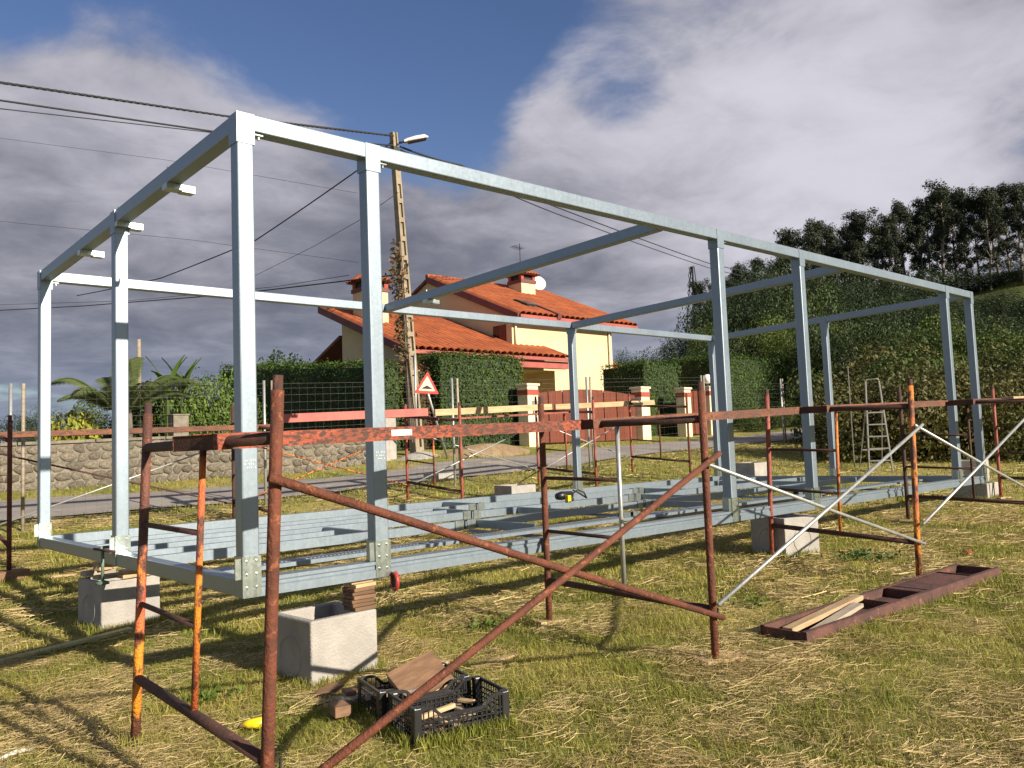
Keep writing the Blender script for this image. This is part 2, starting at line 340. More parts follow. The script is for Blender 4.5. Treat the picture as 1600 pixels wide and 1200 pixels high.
# ------------------------------------------------------------------ terrain
CP = np.array([(-6,-8,-.7),(-2.2,-5,-.66),(.4,0,-.65),(0,2.8,-.62),(4,-5,-.6),(6,-.2,-.47),(12.5,0,-.3),(12.6,4.5,-.1),(0,5.1,-.5),(6,5.1,-.32),
(.5,10,0),(3.5,10,.02),(7.6,10,.14),(11.9,10,.27),(16,10,.47),(20,10,.6),(26,10,.75),
(1,12.5,.2),(4.4,12.5,.2),(9,12.5,.3),(14.2,12.5,.55),(19,12.5,.72),(25,12.5,.85),
(1.2,14,.33),(5,14,.38),(9,14,.45),(11.3,14,.72),(15.3,14,.82),(21.5,14,.9),(24.4,14,.95),
(18,0,-.2),(26,0,0),(30,7,.6),(22,-10,-.35),(36,14,1.2),(-8,6,-.5),(-8,10,-.1),(-8,14,.25),(-8,24,.3),(15,24,1.2),(30,24,1.4),(5,24,.6),(10,-14,-.6),(-12,-14,-.7)], float)
def _u2(d): return np.where(d > 1e-9, d*d*np.log(d+1e-12), 0.0)
def _tps():
    n = len(CP); d = np.linalg.norm(CP[:, None, :2]-CP[None, :, :2], axis=2)
    P = np.c_[np.ones(n), CP[:, :2]]
    return np.linalg.solve(np.block([[_u2(d)+np.eye(n)*.8, P], [P.T, np.zeros((3, 3))]]), np.r_[CP[:, 2], 0, 0, 0])
_w = _tps()
def sm(x, a, b): t = np.clip((x-a)/(b-a), 0, 1); return t*t*(3-2*t)
def GA(x, y):
    """ground height, arrays"""
    x = np.asarray(x, float); y = np.asarray(y, float)
    xc = np.clip(x, -12, 38); yc = np.clip(y, -14, 26)
    d = np.hypot(xc[..., None]-CP[:, 0], yc[..., None]-CP[:, 1])
    near = (_u2(d)*_w[:-3]).sum(-1)+_w[-3]+_w[-2]*xc+_w[-1]*yc
    az = np.degrees(np.arctan2(x-CAM[0], y-CAM[1])); dist = np.hypot(x-CAM[0], y-CAM[1])
    hill = np.interp(az, [-60, 20, 38, 46, 54, 64, 74, 92, 120, 150], [-3, -2, 0, 5, 9, 14.5, 17.5, 20, 13, 0])
    return near+hill*(sm(dist, 44, 126)*0.92+0.08*sm(dist, 30, 60))
def G(x, y): return float(GA(np.array([x]), np.array([y]))[0])
def hit(px, py, z=0.0):
    """point of the ground seen at a photo pixel"""
    d = ray(px, py); ts = np.arange(1.0, 160, 0.02); P = CAM+d*ts[:, None]
    i = int(np.argmax(P[:, 2] < GA(P[:, 0], P[:, 1]))); return V(P[i]+np.array([0, 0, z]))
def at(px, py, depth): return V(CAM+ray(px, py)*depth)
def onY(px, py, Y): d = ray(px, py); return V(CAM+d*(Y-CAM[1])/d[1])
def onX(px, py, X): d = ray(px, py); return V(CAM+d*(X-CAM[0])/d[0])
def build_ground():
    def axis(lo, hi, c0, c1, st):
        a = list(np.arange(c0, c1+1e-6, st)); x = c1; s = st
        while x < hi: s *= 1.22; x += s; a.append(x)
        x = c0; s = st
        while x > lo: s *= 1.22; x -= s; a.insert(0, x)
        return np.array(a)
    xs = axis(-1500, 1800, -10, 40, 0.5); ys = axis(-400, 2200, -10, 26, 0.5)
    X, Y = np.meshgrid(xs, ys); Z = GA(X, Y)
    near = (X > -10) & (X < 40) & (Y < 26)
    Z += np.where(near, 0.012*np.sin(X*3.1+Y*1.7)+0.010*np.sin(Y*4.3-X*2.2), 0)
    road = sm(Y, 9.75, 10.0)*(1-sm(Y, 12.5, 12.75)); Z -= 0.02*road
    m, n = X.shape; idx = np.arange(m*n).reshape(m, n)
    f = np.stack([idx[:-1, :-1], idx[:-1, 1:], idx[1:, 1:], idx[1:, :-1]], -1).reshape(-1, 4)
    me = bpy.data.meshes.new('ground'); me.from_pydata(np.stack([X, Y, Z], -1).reshape(-1, 3).tolist(), [], f.tolist())
    me.materials.append(MATS['ground_grass']); me.polygons.foreach_set('use_smooth', [True]*len(me.polygons))
    o = bpy.data.objects.new('ground', me); col.objects.link(o); o['kind'] = 'structure'
    # the lane: a sheet just above the ground
    xs = np.arange(-40, 60, 0.5); b = MB(); vs = []; fs = []
    ws = np.linspace(0, 1, 6)
    for i, x in enumerate(xs):
        y0 = 9.95+0.10*math.sin(x*0.9)+0.05*math.sin(x*2.7); y1 = 12.55+0.09*math.sin(x*0.7+1)+0.05*math.sin(x*3.1)
        for t in ws:
            y = y0+(y1-y0)*t; vs.append((x, y, G(x, y)+0.012+0.03*math.sin(math.pi*t)))
    k = len(ws)
    for i in range(len(xs)-1):
        for j in range(k-1): fs.append((i*k+j, (i+1)*k+j, (i+1)*k+j+1, i*k+j+1))
    o = b.add(vs, fs).build('road', 'asphalt', None, True); o['kind'] = 'structure'
build_ground()
# ------------------------------------------------------------------ galvanised steel frame of the module
L, W, B, H = 12.62, 5.14, 0.112, 3.08
def zb(x, y): return -0.013*x/L-0.014*y/W                      # underside of the floor frame
def zt(x, y): return H+0.040*x/L-0.117*y/W                     # top of the roof frame, falling to the back
SF = thing('steel_building_skeleton', (0, 0, 0), 'large open box frame of galvanised steel posts and beams standing on concrete blocks', 'steel frame')
def sigma(p0, p1, out, name, h=B, dep=B):
    """beam with a rolled rib along its outer face; p0,p1 at the outer lower edge, out = outward horizontal direction"""
    o = -V(out); up = V((0, 0, 1)); p0 = V(p0); p1 = V(p1)
    prof = [(0, 0), (dep, 0), (dep, h), (0, h), (0, h*.80), (.010, h*.72), (.010, h*.56), (0, h*.48), (0, h*.08)]
    b = MB(); b.prism([p0+o*a+up*c for a, c in prof], p1-p0)
    return b.build(name, 'galvanised', SF)
def beam(p0, p1, name='beam', w=B, h=B, mat='galvanised'):
    return bevel(MB().bar(p0, p1, w, h).build(name, mat, SF), 0.008, 2)
e = 0.003
# floor perimeter
sigma((0, 0, zb(0, 0)), (L, 0, zb(L, 0)), (0, -1, 0), 'floor_beam')
sigma((L, W, zb(L, W)), (0, W, zb(0, W)), (0, 1, 0), 'floor_beam')
beam((B/2, B+e, zb(0, 0)+B/2), (B/2, W-B-e, zb(0, W)+B/2), 'floor_beam', B-.006, B-.004)
beam((L-B/2, B+e, zb(L, 0)+B/2), (L-B/2, W-B-e, zb(L, W)+B/2), 'floor_beam', B-.006, B-.004)
# roof perimeter
beam((0, B/2, zt(0, 0)-B/2), (L, B/2, zt(L, 0)-B/2), 'roof_beam')
beam((0, W-B/2, zt(0, W)-B/2), (L, W-B/2, zt(L, W)-B/2), 'roof_beam')
beam((B/2, B+e, zt(0, 0)-B/2-.002), (B/2, W-B-e, zt(0, W)-B/2-.002), 'roof_beam', B-.006)
beam((L-B/2, B+e, zt(L, 0)-B/2-.002), (L-B/2, W-B-e, zt(L, W)-B/2-.002), 'roof_beam', B-.006)
for cx in (4.42, 8.28): beam((cx+B/2, B+e, zt(cx, 0)-B/2-.003), (cx+B/2, W-B-e, zt(cx, W)-B/2-.003), 'roof_cross_beam', B-.006)
def post(x, y, foot=True, sx=1, sy=1):
    z0 = zb(x, y)+B+.001; z1 = zt(x, y)-B-.001
    p = bevel(MB().box(x+.001, x+B-.001, y+.001, y+B-.001, z0, z1).build('post', 'galvanised', SF), 0.010, 2)
    b = MB(); t = .005                                       # head collar: plates wrapped round the joint
    b.box(x-t, x+B+t, y-t, y-.0005, z1-.09, z1+B-.002); b.box(x-t, x-.0005, y, y+B+t, z1-.09, z1+B-.004)
    b.box(x+B+.0005, x+B+t, y, y+B+t, z1-.09, z1-.002)
    b.build('head_bracket', 'galvanised', p)
    if foot:
        b = MB(); b.box(x-t, x+B+t, y-t, y-.0005, z0-B+.004, z0+.14); b.box(x-t, x-.0005, y, y+B+t, z0+.002, z0+.14); b.box(x+B+.0005, x+B+t, y, y+B+t, z0+.002, z0+.14)
        b.box(x-.045, x-t-.001, y+.01, y+.016, z0+.003, z0+.13)
        for bx in (x+.025, x+B-.025):
            for bz in (z0+.03, z0+.11, z0-.05): b.tube([(bx, y-t, bz), (bx, y-t-.008, bz)], .008, 6)
        b.build('foot_bracket', 'galvanised_bracket', p)
    # cleat with bolts under the roof beam
    b = MB(); b.box(x+B+.006, x+B+.012, y+.02, y+B-.02, z1-.07, z1-.003); b.box(x+B+.012, x+B+.075, y+.02, y+B-.02, z1-.012, z1-.004)
    b.tube([(x+B+.05, y+.04, z1-.012), (x+B+.05, y+.04, z1-.034)], .010, 6)
    b.build('cleat', 'galvanised_bracket', p)
    return p
for x in (0, 0.96, 5.31, 7.02, 11.48, L-B): post(x, 0)
for x in (0, 8.28, L-B): post(x, W-B)
post(0, 2.47); post(L-B, 2.52)
# cleats and bolt heads along the left and first cross beams, waiting for purlins
for bx, ys in ((0, (1.28, 2.45, 3.55)), (4.42, (4.05,))):
    for y in ys:
        z = zt(bx, y)-B; b = MB()
        b.box(bx+B+.001, bx+B+.10, y-.045, y+.045, z-.052, z-.046); b.box(bx+B+.002, bx+B+.10, y-.045, y-.039, z-.044, z+.0)
        b.box(bx+B+.094, bx+B+.10, y-.039, y+.045, z-.046, z-.005); b.box(bx-.004, bx+B+.004, y-.05, y+.05, z-.044, z-.002)
        b.tube([(bx+B+.05, y, z-.046), (bx+B+.05, y, z+.012)], .016, 8)
        b.build('purlin_cleat', 'galvanised_bracket', SF)
        MB().tube([(bx+.03, y, z+B-.002), (bx+.03, y, z+B+.02)], .014, 8).build('bolt', 'galvanised_bracket', SF)
# floor joists
ja = [1.02, 2.06, 3.05, 4.05, 2.55, 3.56]
xs_cut = [(.115, 4.9, 8.6, 12.50), (.115, 3.4, 6.4, 9.6, 12.50), (.115, 4.3, 7.4, 12.50), (.115, 5.2, 8.7, 12.50), (.115, 2.2), (.115, 4.4)]
for jy, cuts in zip(ja, xs_cut):
    for a, c in zip(cuts[:-1], cuts[1:]):
        x0, x1 = a+.004, c-.10; h = .086
        zj = zb(a, jy)+.010
        if jy < 1.5:                                              # wide trough laid flat, open side up
            b = MB(); b.box(x0, x1, jy-.11, jy+.11, zj+.044, zj+.050); b.box(x0, x1, jy-.11, jy-.106, zj+.020, zj+.044); b.box(x0, x1, jy+.106, jy+.11, zj, zj+.044)
            t = b.build('floor_joist', 'galvanised', SF)
            q = MB()
            for k in range(int((x1-x0)/.035)):                    # punched holes / embossing row
                q.box(x0+.03+k*.035, x0+.045+k*.035, jy-.03, jy+.03, zj+.0505, zj+.054)
            q.build('embossing', 'galvanised_bracket', t, kind='stuff')
        else:
            b = MB(); b.box(x0, x1, jy, jy+.004, zj, zj+h); b.box(x0, x1, jy+.004, jy+.055, zj+h-.004, zj+h); b.box(x0, x1, jy+.004, jy+.055, zj, zj+.004)
            b.build('floor_joist', 'galvanised', SF)
    for c in cuts[1:-1]:                                           # splice boxes where two lengths meet
        z0 = zb(c, jy)+.006; b = MB(); q = MB()
        for s in (-.14, .02):
            b.box(c+s, c+s+.115, jy-.012, jy-.007, z0, z0+.102); b.box(c+s, c+s+.115, jy+.072, jy+.077, z0, z0+.102); b.box(c+s, c+s+.115, jy-.007, jy+.072, z0+.0975, z0+.102); q.box(c+s+.02, c+s+.095, jy-.006, jy+.071, z0+.004, z0+.097)
        k_ = b.build('splice_bracket', 'galvanised_bracket', SF); q.build('channel_shade', 'dark_metal', k_)  # dark filler box stands in for the shade inside the open channel
for cx, y0, y1 in ((4.9, 2.07, 3.045), (4.3, 3.06, 4.045), (3.4, 1.14, 2.055), (6.4, 1.14, 2.055), (7.4, 2.07, 3.045), (5.2, 4.06, W-B-.01), (8.7, 3.06, 4.045), (9.6, 1.14, 2.055), (2.1, 2.07, 3.045), (10.9, 2.07, 4.045)):
    zc = zb(cx, y0)+.011; b = MB(); b.box(cx+.15, cx+.154, y0, y1, zc, zc+.08); b.box(cx+.154, cx+.20, y0, y1, zc+.076, zc+.08)
    b.build('nogging', 'galvanised', SF)
for cx, y0, y1 in ((3.4, .12, 2.0), (5.45, .12, W-B), (8.62, 1.1, W-B), (10.6, .12, 3.0)):
    zc = zb(cx, 0)-.012
    b = MB(); b.box(cx-.002, cx+.002, y0, y1, zc, zc+.021+.0); b.box(cx-.05, cx+.05, y0, y1, zc-.005, zc)
    b.build('floor_cross_strap', 'galvanised', SF)
# factory print: short rows of pale dots on two front posts
for px_, z_ in ((.96, .82), (0, .80)):
    q = MB()
    for r_ in range(3):
        for k_ in range(6):
            if (r_*5+k_*3) % 4: q.tube([(px_+.022+k_*.0135, -.0005, z_+r_*.022), (px_+.022+k_*.0135, -.0016, z_+r_*.022)], .0042, 6)
    q.build('printed_mark', 'white_plastic', SF, kind='stuff')
# ------------------------------------------------------------------ concrete chamber blocks
def block(near, rot, label, s=.52, h=.44, faces=(0,)):
    """open-topped square chamber, near = corner nearest the camera (ground), rot = turn of its X side"""
    n = V(near); ax = V((math.cos(rot), math.sin(rot), 0)); ay = V((-math.sin(rot), math.cos(rot), 0)); up = V((0, 0, 1)); t = .055
    base = n+ax*s/2+ay*s/2
    o = thing('concrete_block', base, label, 'concrete block', 'hollow concrete blocks')
    def P(u, v, z): return n+ax*u+ay*v+up*(z-.02)
    b = MB(); c = lambda u, v, z: P(s/2+(u-.5)*s*(1-.0*z), s/2+(v-.5)*s, z)
    out = [(0, 0), (1, 0), (1, 1), (0, 1)]; i0 = t/s
    inn = [(i0, i0), (1-i0, i0), (1-i0, 1-i0), (i0, 1-i0)]
    vs = [c(u, v, 0) for u, v in out]+[c(u, v, h+.02) for u, v in out]+[c(u, v, h+.02) for u, v in inn]+[c(u, v, .06) for u, v in inn]
    fs = [(0, 1, 5, 4), (1, 2, 6, 5), (2, 3, 7, 6), (3, 0, 4, 7), (4, 5, 9, 8), (5, 6, 10, 9), (6, 7, 11, 10), (7, 4, 8, 11),
          (8, 9, 13, 12), (9, 10, 14, 13), (10, 11, 15, 14), (11, 8, 12, 15), (12, 13, 14, 15), (3, 2, 1, 0)]
    m = b.add(vs, fs).build('chamber_box', 'concrete', o); bevel(m, .012, 2)
    # round knock-out panel on two sides: a raised rim round a shallow disc
    for face in faces:
        k = MB(); r = s*.26; N = 28
        def Q(a, rr, off):
            u = s/2+rr*math.cos(a); z = h*.47+rr*math.sin(a)
            return P(-off, u, z) if face == 0 else P(u, -off, z)
        vs = []
        for rr, off in ((r*1.04, -.001), (r*1.0, .007), (r*.93, .007), (r*.90, .0012), (1e-4, .0012)):
            vs += [Q(2*math.pi*j/N, rr, off) for j in range(N)]
        fs = [(i*N+j, i*N+(j+1) % N, (i+1)*N+(j+1) % N, (i+1)*N+j) for i in range(4) for j in range(N)]
        k.add(vs, fs).build('knockout_panel', 'concrete', o)
    return o
gz = lambda p: V((p[0], p[1], G(p[0], p[1])))
block(gz((0.44, -0.02)), R(3), 'open-topped concrete block beneath the near corner, nearest to the crates')
block(gz((0.0, 2.87)), R(6), 'concrete block under the left side beam, crossed by a diagonal shadow')
block(gz((6.07, -0.14)), R(-14), 'concrete block under the middle of the front beam with a crescent of shadow', faces=(0, 1))
block(V((12.42, -.06, G(12.4, 0)-.16)), R(0), 'concrete block half sunk in grass under the far front corner')
block(gz((12.75, 4.35)), R(-8), 'concrete block standing behind the floor frame by the right end')
pb = onY(1588, 775, 1.2); block(gz((15.5, 1.0)), R(10), 'concrete block cut by the right edge of the picture')
block(V((7.25, 5.6, G(7.3, 5.6)-.02)), R(-6), 'pale concrete block just behind the back beam, middle of the floor')
bl = hit(686, 752); block(V((bl.x, bl.y, bl.z-.27)), R(5), 'low concrete block sunk in the grass by the back scaffold')
# ------------------------------------------------------------------ timber packing between blocks and frame
def board(p0, p1, w, h, mat, label, cat='board', group=None, name='wood_board'):
    return tag(bevel(MB().bar(p0, p1, w, h).build(name, mat), .003), label, cat, group)
z0 = G(.5, 0)+.44; n = 8; th = (zb(.8, 0)-z0-.002)/n
for i in range(n):
    z = z0+th*(i+.5); dx, dy = random.uniform(-.012, .012), random.uniform(-.015, .01); a = random.uniform(-.08, .08)
    c = V((.88+dx, .10+dy, z)); d = V((math.cos(a), math.sin(a), 0))
    board(c-d*.085, c+d*.085, .15, th-.002, 'wood_pale' if i > 5 else 'wood_brown', 'short brown board, %s from the bottom of the packing stack on the near block' % ('first', 'second', 'third', 'fourth', 'fifth', 'sixth')[i] if i <= 5 else ('pale topmost board of the packing stack on the near block' if i == 7 else 'pale second board from the top of the near packing stack'), 'board', 'packing boards on the near block' if i <= 5 else None)
z0 = G(.2, 3)+.44
for i, (x, y, l, mt, lb) in enumerate(((.20, 2.93, .26, 'wood_pale', 'lowest pale packing board on the left concrete block'), (.21, 2.93, .25, 'wood_pale', 'pale packing board one up from the left block'), (.05, 3.05, .3, 'wood_grey', 'grey packing offcut on the left block towards the back'))):
    zz = z0+.0175+(i % 2)*.036; board((x-l/2+.1, y, zz), (x+l/2+.1, y+.03, zz), .13 if i < 2 else .12, .034, mt, lb)
board((-.02, 3.35, G(0, 3.3)+.46), (.25, 3.38, G(0, 3.3)+.46), .12, .04, 'wood_grey', 'weathered packing board on the back edge of the left block')
board((.08, 3.30, G(0, 3.3)+.515), (.20, 3.34, G(0, 3.3)+.515), .10, .07, 'wood_pale', 'upright pale wood offcut wedged under the left beam')
# ------------------------------------------------------------------ scaffold frames
LG = 'scaffold frames around the steel frame'
def scaffold(far, near, label, mats=('rust', 'rust', 'rust'), hr=1.61, top=1.80, mid=.52, lean=(0, 0)):
    """H-frame: two legs, top and bottom rail, inner post and two rungs on the far half"""
    f = V(far); n = V(near); fz = G(f.x, f.y); nz = G(n.x, n.y)
    o = thing('scaffold_trestle', (f.x, f.y, fz), label, 'scaffold', LG)
    lean = V((lean[0], lean[1], 0))
    def pt(t, h):
        p = f.lerp(n, t); z = (fz*(1-t)+nz*t)+h; q = p+lean*h; return V((q.x, q.y, z))
    lf, ln, inr = mats
    for t, m in ((0, lf), (1, ln)):
        leg = MB().tube([pt(t, -.03), pt(t, .6), pt(t, 1.2), pt(t, top)], .026, 10).build('leg', m, o, True)
        MB().tube([pt(t, top-.16), pt(t, top+.06)], .021, 10).build('spigot', 'rust_dark', leg, True)
        MB().tube([pt(t, .30)+V((.028, 0, 0)), pt(t, .30)+V((.055, 0, .0)), pt(t, .36)+V((.055, 0, 0))], .006, 6).build('brace_pin', 'dark_metal', leg)
    MB().tube([pt(.015, hr), pt(.985, hr)], .026, 10).build('top_rail', 'rust_dark', o, True)
    MB().tube([pt(.015, .36), pt(.985, .36)], .025, 10).build('bottom_rail', 'rust_dark', o, True)
    MB().tube([pt(mid, .37), pt(mid, hr-.02)], .017, 8).build('inner_post', inr, o, True)
    for h in (1.19, .76): MB().tube([pt(.01, h), pt(mid, h)], .0145, 8).build('rung', 'rust_dark' if lf != 'tube_steel' else 'tube_steel', o, True)
    return pt
S1 = scaffold((-.68, -.13, 0), (-.75, -1.84, 0), 'near left scaffold frame with flaking orange paint on leg and inner post', ('rust_orange_leg', 'rust', 'rust_orange_paint'), lean=(.033, -.030))
S2 = scaffold((2.57, -.03, 0), (2.45, -1.70, 0), 'brown scaffold frame in mid foreground with worn silvery tubes', ('rust', 'rust', 'tube_steel'))
S3 = scaffold((6.05, .02, 0), (5.66, -1.70, 0), 'scaffold frame with one red leg and one orange leg, right of centre', ('rust_red_paint', 'rust_orange_paint', 'rust_orange_paint'), lean=(.02, -.018))
S4 = scaffold((9.42, -.05, 0), (9.25, -1.75, 0), 'dark scaffold frame at the right edge, its near leg out of view', ('rust_dark', 'rust_dark', 'rust_dark'))
S5 = scaffold((12.72, -.15, 0), (12.6, -1.85, 0), 'farthest front scaffold frame with a reddish leg by the right edge', ('rust_red_paint', 'rust', 'rust'))
BKX = (0.0, 3.32, 6.62, 9.95, 13.0)
BL = ('scaffold frame at the back left beside the lane', 'scaffold frame at the back behind the near corner post', 'reddish scaffold frame at the back before the road sign', 'scaffold frame at the back in front of the brown gate', 'scaffold frame at the back before the gate pillars')
BM = (('rust', 'rust', 'rust'), ('rust_dark', 'rust_dark', 'rust'), ('rust_red_paint', 'rust_red_paint', 'rust_orange_paint'), ('rust_red_paint', 'rust_red_paint', 'rust_red_paint'), ('rust_red_paint', 'rust', 'rust'))
PADZ = .034
SB = [scaffold((x, 7.75, 0), (x-.08, 6.05, 0), l, m, 1.56, 1.80) for x, l, m in zip(BKX, BL, BM)]
def brace(a, b, mat, label, r=.017, flip=1):
    a = V(a); b = V(b); off = V((0, -.045*flip, 0)); d = (b-a).normalized()
    o = MB().tube([a+off-d*.05, a.lerp(b, .5)+off+V((0, 0, -.006)), b+off+d*.05], r, 8).build('diagonal_brace', mat, None, True)
    return tag(o, label, 'brace', 'diagonal scaffold braces')
brace(S1(1, 1.44), S2(1, .32), 'rust', 'thick rusty brace falling from the near left leg to the right', .020)
brace(S1(1, .22), S2(1, 1.36), 'rust', 'thick rusty brace rising from the bottom edge to the right', .020, 1.95)
brace(S2(1, 1.30), S3(1, .36), 'tube_steel', 'grey brace falling rightwards in front of the middle concrete block', .014)
brace(S2(1, .42), S3(1, 1.42), 'tube_steel', 'grey brace rising rightwards in front of the middle concrete block', .014, 1.7)
brace(S3(1, 1.42), S4(1, .40), 'tube_steel', 'grey brace falling from the orange leg to the right edge', .014)
brace(S3(1, .55), S4(1, 1.62), 'tube_steel', 'grey brace rising from the orange leg to the right edge', .014, 1.7)
bw = ('rust_dark', 'rust_orange_paint', 'tube_steel', 'tube_steel'); nm = ('far left bay beside the lane', 'bay behind the near corner post', 'bay below the road sign', 'bay before the brown gate')
for i in range(4):
    brace(SB[i](0, 1.30), SB[i+1](0, .3), bw[i], 'thin brace falling to the right in the back scaffold, '+nm[i], .012)
    brace(SB[i](0, .3), SB[i+1](0, 1.30), 'tube_steel' if i != 1 else bw[i], 'thin brace rising to the right in the back scaffold, '+nm[i], .012, 1.8)
# ------------------------------------------------------------------ scaffold decks: pressed steel planks
def deck(p0, p1, mat, label, w=.30, h=.070):
    """channel plank with turned-down edges and a ribbed top"""
    p0 = V(p0); p1 = V(p1); d = (p1-p0).normalized(); x = d.cross(V((0, 0, 1))).normalized(); up = x.cross(d); Ln = (p1-p0).length
    o = thing('scaffold_plank', p0.lerp(p1, .5), label, 'scaffold plank', 'steel scaffold planks')
    prof = []; k = 6
    for i in range(k+1):
        u = -w/2+w*i/k; prof += [(u, h), (min(u+.012, w/2), h-.004 if i < k else h)]
    b = MB(); b.prism([p0+x*u+up*z for u, z in ((-w/2, 0), (-w/2+.03, 0), (-w/2+.03, .004), (-w/2+.004, .004), (-w/2+.004, h-.004), (w/2-.004, h-.004), (w/2-.004, .004), (w/2-.03, .004), (w/2-.03, 0), (w/2, 0), (w/2, h), (-w/2, h))], p1-p0)
    b.build('pressed_deck', mat, o)
    q = MB()
    for i in range(3): 
        u = -w/4+w*i/4; q.bar(p0+d*.05+x*u+up*(h+.002), p1-d*.05+x*u+up*(h+.002), .018, .004)
    q.build('tread_rib', mat, o)
    for s in (0, 1):
        c = p0 if s == 0 else p1; sg = 1 if s == 0 else -1
        MB().obox(c+d*sg*.012+up*(h/2-.003), d*.010, x*(w/2-.006), up*(h/2-.004)).build('end_plate', 'rust_dark', o)
    return o
rz = -.036
def on(Sx, t, dx=0, dz=0): p = Sx(t, 1.61); return V((p.x+dx, p.y, p.z+rz+dz))
deck(on(S1, .64, -.12), on(S2, .24, .05), 'rust_plank', 'steel scaffold plank with flaking orange-red paint at the left')
pk0, pk1 = on(S1, .64, -.12), on(S2, .24, .05); pd = (pk1-pk0).normalized(); pn = pd.cross(V((0, 0, 1))).normalized(); pu = pn.cross(pd)
def on_edge(px, py):
    d_ = ray(px, py); o_ = np.array(pk0+pn*.1512); t_ = ((o_-CAM)@np.array(pn))/(d_@np.array(pn)); return V(CAM+d_*t_)
sq = on_edge(628, 679); sp_ = (sq-pk0).dot(pd); sq = pk0+pd*sp_+pn*.1512+pu*.040
STK = tag(MB().obox(sq, pd*.085, pn*.0008, pu*.017).build('sticker', 'white_plastic'), 'small worn white sticker on the edge of the orange-red plank', 'sticker')
deck(on(S2, .34, -.12, .0), on(S3, .22, .06), 'rust_plank_brown', 'brown rusty steel plank spanning the second scaffold bay')
deck(on(S3, .40, -.12), on(S4, .30, .05), 'rust_plank_brown', 'orange-brown steel plank spanning the third scaffold bay')
deck(on(S4, .50, -.12), on(S5, .40, .05), 'rust_tray', 'dark steel plank at the right edge of the scaffold')
a = on(S4, .80, .05, .075); c = on(S5, .72, -.1, .075); board(a, c, .14, .03, 'wood_pale', 'pale timber board beside the dark plank at the right edge', 'plank')
def onb(i, t, dx=0, dz=0): p = SB[i](t, 1.56); return V((p.x+dx, p.y, p.z+rz+dz))
deck(onb(0, .55, -.9), onb(1, .55, .3), 'rust_plank_brown', 'rusty plank on the back scaffold before the stone wall')
deck(onb(2, .6, -.05), onb(3, .6, -.1), 'rust_red_paint', 'thin red plank lying low on the middle back scaffold', .22, .03)
a = onb(1, .30, .5, .135); c = onb(2, .30, .15, .135)
board(a, c, .045, .14, 'wood_pink', 'long pink painted board on edge on the back scaffold', 'plank')
a = onb(2, .35, .25, .125); c = onb(3, .35, -.1, .125); board(a, c, .05, .12, 'wood_pale', 'pale timber on edge left of the brown gate', 'plank')
a = onb(3, .35, .0, .12); c = onb(4, .35, .2, .12); board(a, c, .05, .11, 'wood_pale', 'pale timber on edge crossing in front of the brown gate', 'plank')
p = onb(3, .36, 2.55, .12+.055+.028)
b = MB(); b.box(p.x-.22, p.x+.22, p.y-.05, p.y+.05, p.z-.027, p.z+.025); b.tube([(p.x-.2, p.y, p.z+.02), (p.x-.1, p.y, p.z+.09), (p.x+.1, p.y, p.z+.09), (p.x+.2, p.y, p.z+.02)], .018, 6)
tag(b.build('blue_level', 'dark_metal'), 'dark blue tool lying on the pale timber of the back scaffold', 'tool')
p = onb(4, .36, -.9, .055+.058+.0)
# foot pads: squares of plywood under some legs
for Sx, t, lb in ((S2, 0, 'plywood pad under the far leg of the brown scaffold frame'), (S2, 1, 'plywood pad under the near leg of the brown scaffold frame'), (S3, 1, 'plywood pad beneath the orange scaffold leg'), (S4, 0, 'plywood pad beneath the dark scaffold leg at the right'), (S5, 0, 'plywood pad under the farthest scaffold leg')):
    p = Sx(t, 0); a = random.uniform(-.4, .4); g0 = G(p.x, p.y)+.034
    c = V((p.x+.06, p.y+.02, g0)); d = V((math.cos(a), math.sin(a), 0))
    board(c-d*.16, c+d*.16, .20, .022, 'wood_pale', lb, 'wood pad', None, 'wood_pad')
